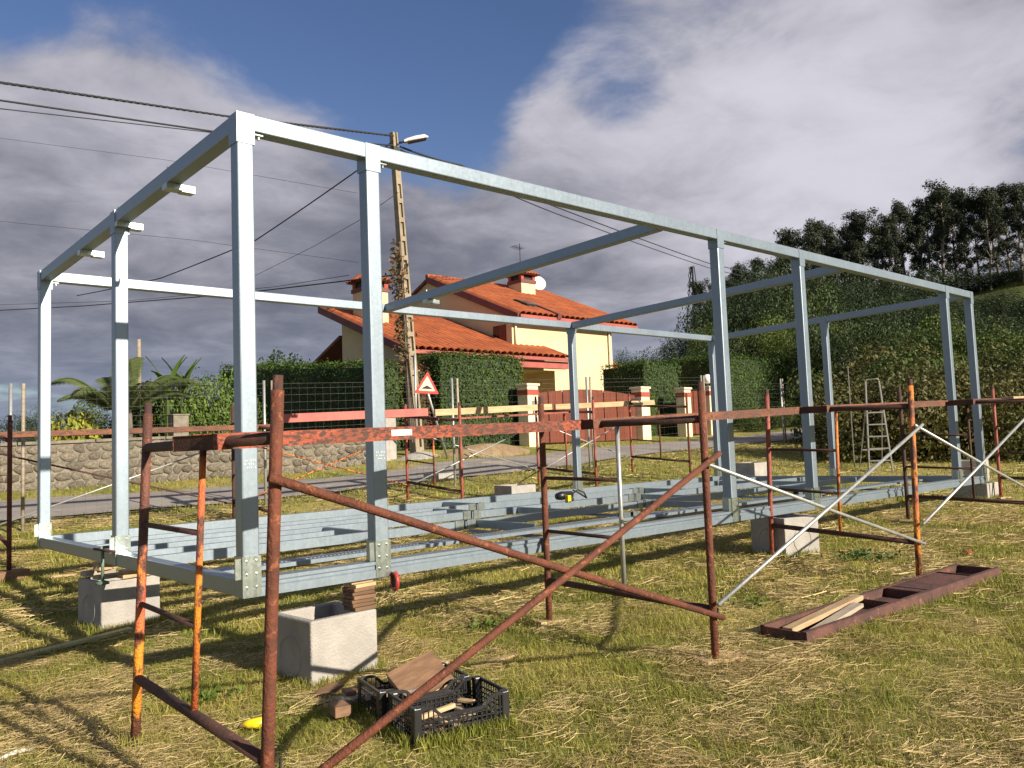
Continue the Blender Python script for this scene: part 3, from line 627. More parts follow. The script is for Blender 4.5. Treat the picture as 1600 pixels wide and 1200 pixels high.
# ------------------------------------------------------------------ things on the grass
def crate(corner, ax, label, Lx=.56, Ly=.37, h=.185):
    c = V((corner[0], corner[1], G(corner[0], corner[1])+.012)); ax = V(ax).normalized(); ay = V((-ax.y, ax.x, 0)); up = V((0, 0, 1))
    o = thing('plastic_crate', c+ax*Lx/2+ay*Ly/2, label, 'crate', 'black plastic crates')
    def P(u, v, z): return c+ax*u+ay*v+up*z
    b = MB()                                                        # slatted floor
    n = 12
    for i in range(n+1): u = Lx*i/n; b.bar(P(min(max(u, .006), Lx-.006), .006, .008), P(min(max(u, .006), Lx-.006), Ly-.006, .008), .014, .008)
    for i in range(9): v = .006+(Ly-.012)*i/8; b.bar(P(.006, v, .0125), P(Lx-.006, v, .0125), .012, .006)
    b.build('crate_floor', 'black_plastic', o)
    for side in range(4):
        if side == 0: a0, dd, ln, nn = P(0, 0, 0), ax, Lx, ay
        elif side == 1: a0, dd, ln, nn = P(0, Ly, 0), ax, Lx, -ay
        elif side == 2: a0, dd, ln, nn = P(0, 0, 0), ay, Ly, ax
        else: a0, dd, ln, nn = P(Lx, 0, 0), ay, Ly, -ax
        long = side < 2; b = MB(); Q = lambda s, z: a0+dd*s+up*z+nn*.006
        def topz(s):                                                # dip of the long sides
            if not long: return h
            t = min(s, ln-s)/ln; return h-.055*float(sm(t, .16, .30))
        m = int(ln/.028)
        for i in range(1, m):
            s = ln*i/m; b.bar(Q(s, .02), Q(s, topz(s)-.01), .006, .006, nn)
        for z in (.02, .05, .08, .105): b.bar(Q(.012, z), Q(ln-.012, z), .006, .007, up)
        if not long:
            b.bar(Q(.012, .135), Q(ln-.012, .135), .006, .008, up)
        N = 22
        for i in range(N):
            s0 = .012+(ln-.024)*i/N; s1 = .012+(ln-.024)*(i+1)/N
            b.bar(Q(s0, topz(s0)-.008), Q(s1, topz(s1)-.008), .014, .016, up)
        b.build('crate_side', 'black_plastic', o)
    for u, v in ((0, 0), (Lx, 0), (0, Ly), (Lx, Ly)):
        b = MB(); uu = .022 if u == 0 else Lx-.022; vv = .022 if v == 0 else Ly-.022
        b.obox(P(uu, vv, h/2), ax*.024, ay*.024, up*(h/2+.002)); bevel(b.build('corner_post', 'black_plastic', o), .008, 2)
    return P
ca = V((.976, -.22, 0)).normalized(); cb = V((.22, .976, 0)).normalized(); c0 = V((.30, -1.35, 0))
P1 = crate(c0, ca, 'black slatted plastic crate in front, holding small wood chips')
c1 = c0+cb*.40-ca*.04
P2 = crate(c1, ca, 'black slatted plastic crate behind, holding large boards')
def slab(c, ax, ay, az, mat, label, name='wood_board', cat='board', group=None): return tag(bevel(MB().obox(c, ax, ay, az).build(name, mat), .003), label, cat, group)
u3 = V((0, 0, 1))
# boards leaning in the rear crate
nb_ = (u3*.80-cb*.52-ca*.18).normalized(); tb_ = (ca*.93+cb*.25-u3*.02); tb_ = (tb_-nb_*tb_.dot(nb_)).normalized(); wb_ = nb_.cross(tb_)
for i in range(5):
    cpt = P2(.33, .19, .135)+nb_*(.017*i)+tb_*random.uniform(-.012, .012)
    slab(cpt, tb_*.155, wb_*.125, nb_*.0075, 'wood_brown' if i != 2 else 'wood_pale', ('lowest board of the tilted stack in the rear crate', 'second lowest board of the tilted stack in the rear crate', 'pale middle board of the tilted stack in the rear crate', 'board under the top one of the tilted stack in the rear crate', 'broad brown top board of the tilted stack in the rear crate')[i])
t2 = (ca*.9-cb*.3+u3*.06).normalized(); w2 = t2.cross(u3).normalized(); n2 = w2.cross(t2)
slab(P2(.13, .15, .125), t2*.15, w2*.045, n2*.010, 'wood_grey', 'grey board lying left of the tilted stack in the rear crate')
p = P2(.14, .46, .05); slab(p, (ca*.95+cb*.1)*.26, cb*.06, u3*.012, 'wood_grey', 'flat grey board on the grass between block and rear crate')
slab(p+u3*.026, (ca*.9-cb*.2)*.20, cb*.05, u3*.012, 'wood_brown', 'brown board lying on the grey one behind the rear crate')
slab(P2(-.13, .30, .045), ca*.05, cb*.07, u3*.03, 'wood_brown', 'chunky brown offcut against the left end of the rear crate')
for i in range(14):
    u, v = random.uniform(.06, .50), random.uniform(.06, .30); a = random.uniform(0, 3.1); d = ca*math.cos(a)+cb*math.sin(a); w2 = d.cross(u3)
    slab(P1(u, v, .026+.012*(i // 3)), d*random.uniform(.03, .085), w2*random.uniform(.012, .03), u3*.005, random.choice(('wood_pale', 'wood_pale', 'wood_brown', 'wood_grey')), 'small wood chip lying in the front crate', 'wood_chip', 'wood chip', 'wood chips in the front crate')
d = (ca*.9+cb*.35).normalized(); slab(P1(.22, .2, .085), d*.13, d.cross(u3)*.014, u3*.012, 'wood_pale', 'pale wood stick across the chips in the front crate')
slab(P1(.41, .23, .10), (ca*.5-cb*.8).normalized()*.05, (ca*.8+cb*.5).normalized()*.02, u3*.008, 'wood_pale', 'whitish wood offcut at the right of the front crate')
# offcuts by the near block
p = hit(512, 1088); slab(p+V((0, 0, .03)), V((.09, .02, .01)), V((-.012, .05, 0)), V((0, 0, .02)), 'wood_brown', 'brown wood offcut on the grass left of the crates')
p = hit(495, 1100); slab(p+V((0, 0, .015)), V((.05, -.02, .0)), V((.015, .035, 0)), V((0, 0, .012)), 'wood_pale', 'small round-edged wood chip on the grass left of the crates')
p = hit(690, 1040); slab(p+V((0, 0, .015)), V((.04, .01, .0)), V((-.01, .04, 0)), V((0, 0, .014)), 'wood_pale', 'pale wood offcut in the grass behind the crates')
p = hit(775, 1035); slab(p+V((0, 0, .012)), V((.22, .03, .0)), V((-.004, .03, 0)), V((0, 0, .008)), 'wood_pale', 'thin pale lath half hidden in grass right of the crates')
# yellow cone on the ground
p = hit(394, 1140); b = MB()
pa = p+V((.07, -.05, .035)); pc = p+V((-.045, .035, .03)); b.tube([pa, pa.lerp(pc, .7), pc], [.035, .026, .014], 14); tag(b.build('yellow_cap', 'yellow_plastic', None, True), 'bright yellow plastic cone lying in grass beside the near left leg', 'plastic cap')
p = hit(22, 1185); b = MB(); b.tube([p+V((-.1, -.05, .02)), p+V((0, 0, .03)), p+V((.1, .02, .02))], .012, 8); tag(b.build('cable_end', 'white_plastic', None, True), 'piece of pale cable in the grass at the lower left', 'cable')
# lime-coloured lath at the left
a = hit(-40, 1050); c = hit(205, 988); board(a+V((0, 0, .03)), c+V((0, 0, .03)), .075, .028, 'wood_lime', 'long yellowish lath lying on the grass at the left', 'lath', None, 'lath')
p = hit(15, 905); slab(p+V((0, 0, .05)), V((.16, .03, 0)), V((-.03, .12, 0)), V((0, 0, .05)), 'wood_brown', 'brown wood block on the grass at the left edge')
p = hit(100, 902); slab(p+V((0, 0, .02)), V((.12, -.03, 0)), V((.02, .04, 0)), V((0, 0, .012)), 'wood_pale', 'pale offcut on the grass under the left beam')
# red cap far right
p = hit(1512, 868); b = MB(); b.lathe([(.0, .05), (.045, .05), (.055, .02), (.06, .0)], p, 14); tag(b.build('red_cap', 'red_plastic', None, True), 'small red plastic cap on the grass at the right', 'plastic cap')
# upturned steel plank used as a tray
a = gz((3.16, -1.78)); c = gz((6.2, -2.02)); d = (c-a).normalized(); x = d.cross(u3).normalized(); up = x.cross(d).normalized(); lift = .018
TR = thing('steel_tray', a.lerp(c, .5), 'rust-brown upturned steel plank lying on the grass at the right', 'scaffold plank')
w, h = .38, .075
bt = MB().obox(a.lerp(c, .5)+up*(lift+.004), d*((c-a).length/2), x*w/2, up*.004).build('tray_floor', 'rust_tray', TR)
for s in (-1, 1):
    MB().bar(a+x*s*(w/2-.004)+up*(lift+h/2+.008), c+x*s*(w/2-.004)+up*(lift+h/2+.008), .006, h, up).build('tray_side', 'rust_tray', TR)
    MB().bar(a+x*s*(w/2-.02)+up*(lift+h+.011), c+x*s*(w/2-.02)+up*(lift+h+.011), .034, .005, up).build('tray_lip', 'rust_tray', TR)
for t in (.004, .40, .56, .60, .86, .996):
    q = a.lerp(c, t); MB().obox(q+up*(lift+.045), d*.006, x*(w/2-.012), up*.034).build('cross_rib', 'rust_tray', TR)
q = a.lerp(c, .71); MB().obox(q+up*(lift+h-.004), d*.42, x*(w/2-.012), up*.003).build('tray_cover', 'rust_tray', TR)
def inq(t, s, z): return a.lerp(c, t)+x*s+up*(lift+z)
tag(bevel(MB().bar(inq(.05, -.07, .035), inq(.40, -.13, .088), .085, .038).build('wood_board', 'wood_pale'), .004), 'pale planed timber lying in the rusty tray, longer one', 'board')
tag(bevel(MB().bar(inq(.08, .09, .030), inq(.335, -.02, .075), .085, .032).build('wood_board', 'wood_grey'), .004), 'greyish timber in the rusty tray, shorter one', 'board')
# red reel hanging at the foot of the second post
RC = thing('clamp_reel', (1.085, -.03, -.03), 'red and black reel hanging on the front beam at the second post', 'reel')
def ring(cn, axis, r0, r1, t, n=24):
    axis = V(axis).normalized(); e1 = axis.orthogonal().normalized(); e2 = axis.cross(e1); b = MB(); vs = []
    for rr, o_ in ((r0, -t), (r1, -t), (r1, t), (r0, t)): vs += [V(cn)+axis*o_+(e1*math.cos(2*math.pi*j/n)+e2*math.sin(2*math.pi*j/n))*rr for j in range(n)]
    b.add(vs, [(i*n+j, i*n+(j+1) % n, ((i+1) % 4)*n+(j+1) % n, ((i+1) % 4)*n+j) for i in range(4) for j in range(n)]); return b
ring((1.085, -.035, -.035), (1, -.28, 0), .045, .068, .012).build('rim', 'red_plastic', RC, True)
ring((1.085, -.035, -.035), (1, -.28, 0), .004, .046, .009).build('hub', 'black_rubber', RC, True)
MB().tube([(1.085, -.035, -.035), (1.085, .01, .0), (1.085, .02, .05)], .006, 6).build('hook', 'dark_metal', RC)
# green screw clamp at the left beam
cx, cy = -.06, 2.62; CLP = thing('screw_clamp', (cx, cy, -.16), 'green screw clamp gripping the left beam above its concrete block', 'clamp')
MB().tube([(cx, cy, -.15), (cx, cy, .16)], .014, 8).build('screw', 'green_paint', CLP, True)
MB().lathe([(.0, -.155), (.055, -.155), (.05, -.135), (.02, -.125), (.0, -.12)], (cx, cy, 0), 14).build('foot_pad', 'green_paint', CLP, True)
MB().bar((cx-.02, cy, .15), (cx+.2, cy, .15), .03, .022).build('jaw', 'green_paint', CLP)
MB().tube([(cx-.02, cy+.16, .128), (cx+.02, cy-.25, .128)], .012, 8).build('handle', 'rust_dark', CLP, True)
# black power tool with cable on the joists
p = onY(885, 778, 3.1); p.z = zb(5, 3)+.102; TL = thing('power_tool', p, 'black power tool with coiled cable lying on the floor joists', 'power tool')
MB().tube([p+V((-.16, .02, .07)), p+V((-.08, .02, .075)), p+V((.10, .0, .08))], [.045, .06, .05], 12).build('tool_body', 'black_plastic', TL, True)
MB().tube([p+V((-.02, .0, .06)), p+V((.02, -.06, .02)), p+V((.03, -.10, .02))], .024, 8).build('tool_grip', 'black_rubber', TL, True)
MB().box(p.x-.07, p.x-.01, p.y-.10, p.y-.04, p.z+.001, p.z+.08).build('battery', 'yellow_plastic', TL)
MB().tube([p+V((.10, 0, .08)), p+V((.2, -.03, .14)), p+V((.3, -.05, .10)), p+V((.34, -.06, .02)), p+V((.42, .02, .015)), p+V((.36, .12, .09)), p+V((.24, .1, .13))], .012, 6).build('tool_cable', 'black_rubber', TL, True)
# aluminium step ladder at the back right
lb_ = onX(1392, 742, 14.6); 
LD = thing('step_ladder', (14.6, 3.2, G(14.6, 3.2)), 'aluminium step ladder standing open before the bramble bank', 'ladder')
la = [gz(hit(1352, 738)), gz(hit(1402, 738))]
lx = V((la[1].x-la[0].x, la[1].y-la[0].y, 0)); wl = .5; lx = lx.normalized(); LD.location = la[0].lerp(la[1], .5)
bk = V((-lx.y, lx.x, 0)); mid_ = la[0].lerp(la[1], .5); hl = 2.05
def lp(s, z, bk_=.0): 
    t = z/hl; return mid_+lx*s*(wl/2*(1-.42*t))+bk*(bk_+.22*t)+u3*z
for s in (-1, 1):
    MB().bar(lp(s, 0), lp(s, hl), .028, .065, bk).build('ladder_stile', 'aluminium_dull', LD)
    MB().bar(lp(s, 0, .85), lp(s, 1.42, .10), .02, .04, bk).build('rear_leg', 'aluminium_dull', LD)
for i in range(5):
    z = .26+i*.27; MB().bar(lp(-1, z), lp(1, z), .08, .028).build('tread', 'aluminium_dull', LD)
MB().tube([lp(-1, hl), lp(-.9, hl+.05), lp(.9, hl+.05), lp(1, hl)], .014, 6).build('hand_hoop', 'aluminium_dull', LD, True)
MB().bar(lp(-1, .5, .5), lp(1, .5, .5), .02, .03).build('rear_brace', 'aluminium_dull', LD)
# stakes at the far end
p = hit(1346, 735); tag(MB().tube([p+bk*.6, p+bk*.6+u3*2.45], .012, 6).build('stake', 'aluminium_dull'), 'thin pale stake standing behind the step ladder', 'stake')

# ------------------------------------------------------------------ wire mesh fence along the lane
FE = thing('wire_fence', (8, 9.0, G(8, 9)), 'tall wire mesh fence on paired posts along the lane', 'fence')
fx = [-7.5, -3.5, .5, 4.45, 8.7, 12.9, 17.7, 22.0, 26.5]
FY = 9.0
for x in fx:
    for dx, mt in ((0, 'tube_steel'), (.17, 'wood_grey')):
        g0 = G(x+dx, FY); top = 2.06+.035*(x+dx-.5)
        if x > 18: top = g0+2.1
        MB().tube([(x+dx, FY+.03*(dx > 0), g0-.1), (x+dx, FY+.03*(dx > 0), top)], .026, 8).build('fence_post', mt, FE, True)
for a_, c_ in zip(fx[:-1], fx[1:]):
    vs = []; b = MB(); x0, x1 = a_+.19, c_-.02; n = max(2, int((x1-x0)/.16)); mrow = 13
    def zt_(x): return (2.06+.035*(x-.5)) if x <= 18 else G(x, FY)+2.0
    for i in range(n+1):
        x = x0+(x1-x0)*i/n; b.tube([(x, FY-.03, G(x, FY)+.03), (x, FY-.03, zt_(x)-.06)], .0013, 3, False)
    for j in range(mrow+1):
        pts = []
        for i in range(5):
            x = x0+(x1-x0)*i/4; z0_, z1_ = G(x, FY)+.04, zt_(x)-.06; t = 1-(1-j/mrow)**1.25
            pts.append((x, FY-.033, z0_+(z1_-z0_)*t))
        b.tube(pts, .0015, 3, False)
    b.build('wire_mesh', 'wire', FE, kind='stuff')
# ------------------------------------------------------------------ stone wall across the lane
WY = 14.0
def wtop(x): return 1.30+.021*(x-1.2)
WL = thing('stone_wall', (2, WY, G(2, WY)), 'low wall of rough pale stones along the far side of the lane', 'wall')
xs = np.arange(-26, 10.31, .55); b = MB()
for x0, x1 in zip(xs[:-1], xs[1:]):
    x1 = min(x1, 10.2); vs = [(x, y, z) for x in (x0, x1) for y, z in ((WY+.03, G(x, WY)-.15), (WY+.40, G(x, WY)-.15), (WY+.40, wtop(x)-.06), (WY+.03, wtop(x)-.06))]
    b.add(vs, [(0, 1, 5, 4), (1, 2, 6, 5), (2, 3, 7, 6), (3, 0, 4, 7), (0, 3, 2, 1), (4, 5, 6, 7)])
b.build('wall_core', 'mortar', WL)
b = MB()
for i in range(14):
    x0 = -10+i*1.45; x1 = min(x0+1.43, 10.25); b.bar((x0, WY+.205, wtop(x0)-.03), (x1, WY+.205, wtop(x1)-.03), .46, .06)
b.build('coping', 'mortar', WL)
stones = []
for q in range(7):
    vs = []; N = 10; nn_ = [1+.18*random.uniform(-1, 1) for _ in range(N)]
    for rr, dp in ((1.0, .25), (.93, -.3), (.70, -.8), (.35, -1.0)):
        for j in range(N):
            a_ = 2*math.pi*j/N; sq = 1/max(abs(math.cos(a_)), abs(math.sin(a_)))**.72
            vs.append((rr*nn_[j]*sq*math.cos(a_), dp+.12*random.uniform(-1, 1), rr*nn_[j]*sq*math.sin(a_)))
    fs = [(i*N+j, i*N+(j+1) % N, (i+1)*N+(j+1) % N, (i+1)*N+j) for i in range(3) for j in range(N)]+[tuple(3*N+j for j in range(N))]
    me = bpy.data.meshes.new('stone'); me.from_pydata(vs, [], fs); me.materials.append(MATS['stone']); me.polygons.foreach_set('use_smooth', [True]*len(fs)); stones.append(me)
wl0 = worldloc(WL); cnt = 0
rows = 5
for r_ in range(rows):
    x = -2.2+random.random()*.2
    while x < 10.1 and cnt < 298:
        wd_ = random.uniform(.19, .36); g0 = G(x+wd_/2, WY)-.03; hh = (wtop(x)-.07-g0)/rows
        if x+wd_ > 10.22: wd_ = 10.22-x
        if wd_ > .1:
            o = bpy.data.objects.new('stone', random.choice(stones)); col.objects.link(o); o.parent = WL
            o.location = V((x+wd_/2, WY+.022, g0+hh*(r_+.5)+random.uniform(-.015, .015)))-wl0
            o.scale = (wd_*.49, random.uniform(.035, .065), hh*.50*random.uniform(.9, 1.06)); o.rotation_euler = (0, random.uniform(-.12, .12), 0); cnt += 1
        x += wd_+.008
b = MB()
for c_, lb in ((4.85, 0), ):
    b.box(c_-.17, c_+.17, WY+.03, WY+.37, wtop(c_)+.001, wtop(c_)+.46); b.box(c_-.19, c_+.19, WY+.01, WY+.39, wtop(c_)+.461, wtop(c_)+.49)
b.build('wall_pier', 'mortar', WL)
b = MB().box(10.22, 10.6, WY-.05, WY+.42, .3, wtop(10)+.25); tag(b.build('wall_end_pier', 'concrete'), 'square rendered pier ending the stone wall near the utility pole', 'pillar')

# ------------------------------------------------------------------ utility pole, lamp, wires
PB = V((11.25, 13.9, .62)); PT = at(623, 203, 22.98); PT.y = PB.y-.1
UP = thing('utility_pole', PB, 'tall tapering concrete utility pole with ladder-like recesses', 'pole')
axp = (PT-PB); Lp = axp.length; dp = axp.normalized(); xp = V((1, 0, 0)); xp = (xp-dp*xp.dot(dp)).normalized(); yp = dp.cross(xp)
def pp(t, u, v): 
    w_ = 1-.42*t; return PB+axp*t+xp*u*w_+yp*v*w_
b = MB()
for s in (-1, 1):
    vs = [pp(t, s*.105+a_, v) for t in (0, 1) for a_, v in ((-.032, -.15), (.032, -.15), (.032, .15), (-.032, .15))]
    b.add(vs, [(3, 2, 1, 0), (4, 5, 6, 7), (0, 1, 5, 4), (1, 2, 6, 5), (2, 3, 7, 6), (3, 0, 4, 7)])
b.build('pole_flange', 'concrete_pole', UP)
b = MB(); vs = [pp(t, u, v) for t in (0, 1) for u, v in ((-.073, -.06), (.073, -.06), (.073, .06), (-.073, .06))]
b.add(vs, [(3, 2, 1, 0), (4, 5, 6, 7), (0, 1, 5, 4), (1, 2, 6, 5), (2, 3, 7, 6), (3, 0, 4, 7)]); b.build('pole_web', 'concrete_pole', UP)
for i in range(16):
    t0 = .02+i*.0585; t1 = t0+.014 if i < 14 else t0+.04; b = MB(); vs = [pp(t, u, v) for t in (t0, t1) for u, v in ((-.073, -.149), (.073, -.149), (.073, .149), (-.073, .149))]
    b.add(vs, [(3, 2, 1, 0), (4, 5, 6, 7), (0, 1, 5, 4), (1, 2, 6, 5), (2, 3, 7, 6), (3, 0, 4, 7)]).build('pole_rung', 'concrete_pole', UP)
b = MB(); vs = [pp(t, u, v) for t in (.93, .955) for u, v in ((-.16, -.17), (.16, -.17), (.16, .17), (-.16, .17))]
b.add(vs, [(3, 2, 1, 0), (4, 5, 6, 7), (0, 1, 5, 4), (1, 2, 6, 5), (2, 3, 7, 6), (3, 0, 4, 7)]).build('clamp_band', 'dark_metal', UP)
LM = thing('street_lamp', pp(.985, .2, -.2), 'street lamp head on a short arm at the top of the utility pole', 'street lamp')
l0 = pp(.965, .1, -.25); ld = V((.86, -.42, .26)).normalized(); lx_ = ld.cross(u3).normalized(); lu = lx_.cross(ld)
MB().tube([l0, l0+ld*.25], .03, 8).build('arm', 'dark_metal', LM, True)
b = MB(); prof = [(.15, .06, .05), (.25, .12, .08), (.5, .15, .10), (.75, .13, .09), (.85, .04, .03)]
N = 12; vs = []
for s, w_, h_ in prof: vs += [l0+ld*s+lx_*w_*math.cos(2*math.pi*j/N)+lu*(h_*max(math.sin(2*math.pi*j/N), -.35)) for j in range(N)]
b.add(vs, [(i*N+j, i*N+(j+1) % N, (i+1)*N+(j+1) % N, (i+1)*N+j) for i in range(4) for j in range(N)]+[tuple(range(N)), tuple(4*N+j for j in range(N))]).build('lamp_housing', 'white_plastic', LM, True)
MB().obox(l0+ld*.52-lu*.045, ld*.26, lx_*.10, lu*.014).build('lamp_lens', 'dark_glass', LM)
def wire(pts, r, label, sag=0.0, twist=False):
    pts = [V(p) for p in pts]; out = []
    for a_, c_ in zip(pts[:-1], pts[1:]):
        for i in range(14): t = i/14; out.append(a_.lerp(c_, t)-u3*sag*4*t*(1-t))
    out.append(pts[-1]); b = MB()
    if twist:
        for ph in (0, 2.1, 4.2):
            fine = []
            for i in range((len(out)-1)*5+1):
                k_, fr = divmod(i, 5); q = out[k_] if fr == 0 else out[k_].lerp(out[k_+1], fr/5); a_ = i*1.1+ph
                fine.append(q+V((0, .012*math.cos(a_), .012*math.sin(a_)))*1.4)
            b.tube(fine, r*.62, 4, False)
    else: b.tube(out, r, 4, False)
    return tag(b.build('overhead_cable', 'cable', None, True), label, 'cable', 'overhead cables')
t0 = pp(.985, -.15, -.2)
wire([at(-60, 120, 17), at(350, 181, 19.6), t0], .026, 'thick twisted cable from the pole top to the upper left', 0.0, True)
wire([at(-60, 148, 17), at(330, 205, 19.4), pp(.955, -.2, -.2)], .022, 'second cable just below the topmost one to the left')
wire([at(-60, 163, 17.2), at(330, 207, 19.6), pp(.95, -.2, -.1)], .012, 'thin cable running close under the second one to the left')
wire([pp(.97, -.2, -.2), at(560, 265, 23.5), at(400, 375, 27), at(250, 435, 34), at(120, 462, 42)], .022, 'cable dropping from the pole to the lower left distance', .02)
wire([at(-60, 488, 40), at(130, 478, 38), at(360, 460, 33), at(530, 440, 27), pp(.56, -.2, -.2)], .022, 'low cable crossing the left sky to the middle of the pole')
wire([at(-60, 478, 44), at(200, 470, 40), at(430, 448, 30), at(545, 430, 26)], .010, 'thin low cable above the left hedge')
wire([pp(.955, .2, -.2), at(720, 258, 27), at(860, 320, 38), at(1112, 413, 60), at(1300, 450, 90)], .030, 'cable from the pole to the right behind the roof beam', .05)
wire([pp(.945, .2, -.2), at(770, 292, 30), at(900, 345, 42), at(1112, 420, 62), at(1300, 462, 90)], .026, 'second cable from the pole to the right, just lower', .05)
wire([pp(.81, -.15, -.25), at(560, 345, 25), at(490, 385, 30), at(380, 440, 40)], .010, 'thin cable leaving the pole halfway up to the left')
wire([at(-60, 208, 30), at(260, 250, 30), at(560, 302, 28)], .006, 'faint thin wire across the left sky')
wire([at(-60, 340, 40), at(300, 375, 38), at(560, 410, 36)], .008, 'faint thin wire low across the grey cloud')
# dry climber on the pole
VP_ = thing('climbing_plant', PB+V((-.25, 0, 0)), 'half dry climbing plant hanging on the left of the utility pole', 'plant')
pts = []
for t, n_, sp in ((.62, 60, .16), (.57, 110, .26), (.52, 120, .28), (.46, 90, .22), (.40, 70, .18), (.35, 100, .22), (.30, 80, .20)):
    c_ = np.array(pp(t, -.30, -.05)); pts.append(c_+rng.normal(size=(n_, 3))*np.array([sp*.55, sp*.4, .24]))
bulk('foliage', leaf_quads(np.concatenate(pts), .15, .45, .5), 4, 'leaf_dry', VP_)
b = MB()
for s in range(4): b.tube([pp(t, -.17+.04*math.sin(9*t+s)-.02*s, -.16) for t in np.linspace(.05, .66, 14)], .012, 4)
b.build('stem', 'bark', VP_)
# pale conduit, road sign
p = hit(656, 712); tag(MB().tube([p+V((-.1, 0, -.1)), at(648, 552, 22.6)], .03, 8).build('conduit_pipe', 'tube_steel', None, True), 'thin pale pipe standing just left of the utility pole', 'pipe')
sb = hit(701, 716); RS = thing('road_sign', sb, 'triangular red and white speed bump warning sign on a leaning post', 'road sign')
sc_ = at(667, 602, 21.0); sdir = V((-.42, -.9, 0)).normalized()
MB().tube([sb-u3*.1, at(664, 600, 21.1)], .032, 8).build('sign_post', 'tube_steel', RS, True)
srt = V((-sdir.y, sdir.x, 0)); rl = R(-4); sx_ = srt*math.cos(rl)+u3*math.sin(rl); sy_ = -srt*math.sin(rl)+u3*math.cos(rl)
def tri(s, off, mat, name, dep=.004):
    c_ = sc_+sdir*off; pl = []
    for kx, ky in ((0, .66), (-.60, -.40), (.60, -.40)): pl.append((kx*s, ky*s))
    out = []
    for i in range(3):                                            # rounded corners
        p0, p1, p2 = pl[i-1], pl[i], pl[(i+1) % 3]
        for t in (.12, .04): out.append((p1[0]+(p0[0]-p1[0])*t, p1[1]+(p0[1]-p1[1])*t-(0)))
        for t in (.04, .12): out.append((p1[0]+(p2[0]-p1[0])*t, p1[1]+(p2[1]-p1[1])*t))
    return MB().prism([c_+sx_*a_+sy_*c for a_, c in out], sdir*dep).build(name, mat, RS)
tri(.53, .0, 'sign_red', 'sign_plate', .02); tri(.36, .0205, 'sign_white', 'sign_face', .004)
bp = [(-.115, -.10), (.115, -.10), (.115, -.082), (.085, -.075), (.07, -.055), (.045, -.05), (.02, -.028), (-.02, -.028), (-.045, -.05), (-.07, -.055), (-.085, -.075), (-.115, -.082)]
MB().prism([sc_+sdir*.0248+sx_*a_*1.15+sy_*(c*1.15+.02) for a_, c in bp], sdir*.003).build('bump_symbol', 'black_rubber', RS)

# ------------------------------------------------------------------ gate and pillars
def pillar(px, py, topy, label, w=.46, Y=14.07, x=None):
    q = onY(px, py, Y); X = q.x if x is None else x; g0 = G(X, Y)-.05; z1 = onY(px, topy, Y).z
    o = thing('gate_pillar', (X, Y, g0), label, 'pillar', 'rendered gate pillars'); h = w/2
    bevel(MB().box(X-h, X+h, Y-h, Y+h, g0, z1-.36).build('shaft', 'render_gate', o), .01)
    MB().box(X-h-.012, X+h+.012, Y-h-.012, Y+h+.012, z1-.359, z1-.20).build('brick_band', 'band_red', o)
    bevel(MB().box(X-h-.002, X+h+.002, Y-h-.002, Y+h+.002, z1-.199, z1-.08).build('upper_shaft', 'render_gate', o), .01)
    bevel(MB().box(X-h-.05, X+h+.05, Y-h-.05, Y+h+.05, z1-.079, z1).build('cap', 'render_gate', o), .02, 2)
    return X, z1, o
x1_, z1_, g1 = pillar(828, 697, 600, 'cream gate pillar with a grey intercom box left of the brown gate')
MB().box(x1_-.04, x1_+.16, 14.07-.23-.05, 14.07-.231, z1_-.95, z1_-.55).build('intercom_box', 'concrete', g1)
MB().box(x1_+.02, x1_+.11, 14.07-.23-.056, 14.07-.23-.051, z1_-.72, z1_-.63).build('intercom_panel', 'dark_glass', g1)
MB().box(x1_-.02, x1_+.14, 14.07-.23-.03, 14.07-.231, z1_-1.22, z1_-1.05).build('letter_slot', 'white_plastic', g1)
x2_, z2_, g2 = pillar(1004, 688, 605, 'cream gate pillar right of the wide brown gate')
x3_, z3_, g3 = pillar(1071, 683, 606, 'slim cream pillar left of the narrow brown gate', .40)
x4_, z4_, g4 = pillar(1110, 681, 604, 'cream pillar carrying a white globe lamp', .42)
q = V((x4_, 14.07, z4_)); GL = thing('globe_lamp', q, 'white globe lamp on top of the gate pillar', 'lamp')
MB().lathe([(.0, .0), (.08, .0), (.07, .04), (.04, .06), (.04, .12), (.0, .12)], q, 14).build('lamp_base', 'dark_metal', GL, True)
MB().sphere(q+u3*.29, .19, 14).build('globe', 'lamp_glass', GL, True)
def gate(xa, xb, z0, zside, arch, n, label, Y=14.1, name='driveway_gate'):
    o = thing(name, ((xa+xb)/2, Y, z0), label, 'gate', 'brown wooden gates')
    pitch = (xb-xa)/n
    for i in range(n):
        a_ = xa+i*pitch+.010; c_ = xa+(i+1)*pitch-.010; za = zside+arch*math.sin(math.pi*(a_-xa)/(xb-xa)); zc = zside+arch*math.sin(math.pi*(c_-xa)/(xb-xa)); yy = Y+(.018 if i % 2 else 0)
        b = MB(); b.prism([(a_, yy, z0), (c_, yy, z0), (c_, yy, zc), (a_, yy, za)], (0, .03, 0)); bevel(b.build('slat', 'gate_wood', o), .006)
    MB().prism([(xa, Y+.0535, z0+.02), (xb, Y+.0535, z0+.02), (xb, Y+.0535, zside-.02), ((xa+xb)/2, Y+.0535, zside+arch-.03), (xa, Y+.0535, zside-.02)], (0, .002, 0)).build('dark_gap_sheet', 'dark_metal', o)  # dark sheet added behind the slats so the gaps between them look shaded
    for zz in (z0+.25, zside-.25): MB().box(xa, xb, Y+.056, Y+.10, zz-.06, zz+.06).build('gate_rail', 'gate_wood', o)
    return o
gg = G(18, 14.1)
gate(x1_+.26, x2_-.26, gg+.06, onY(848, 615, 14.1).z, .17, 15, 'wide brown wooden driveway gate with an arched top')
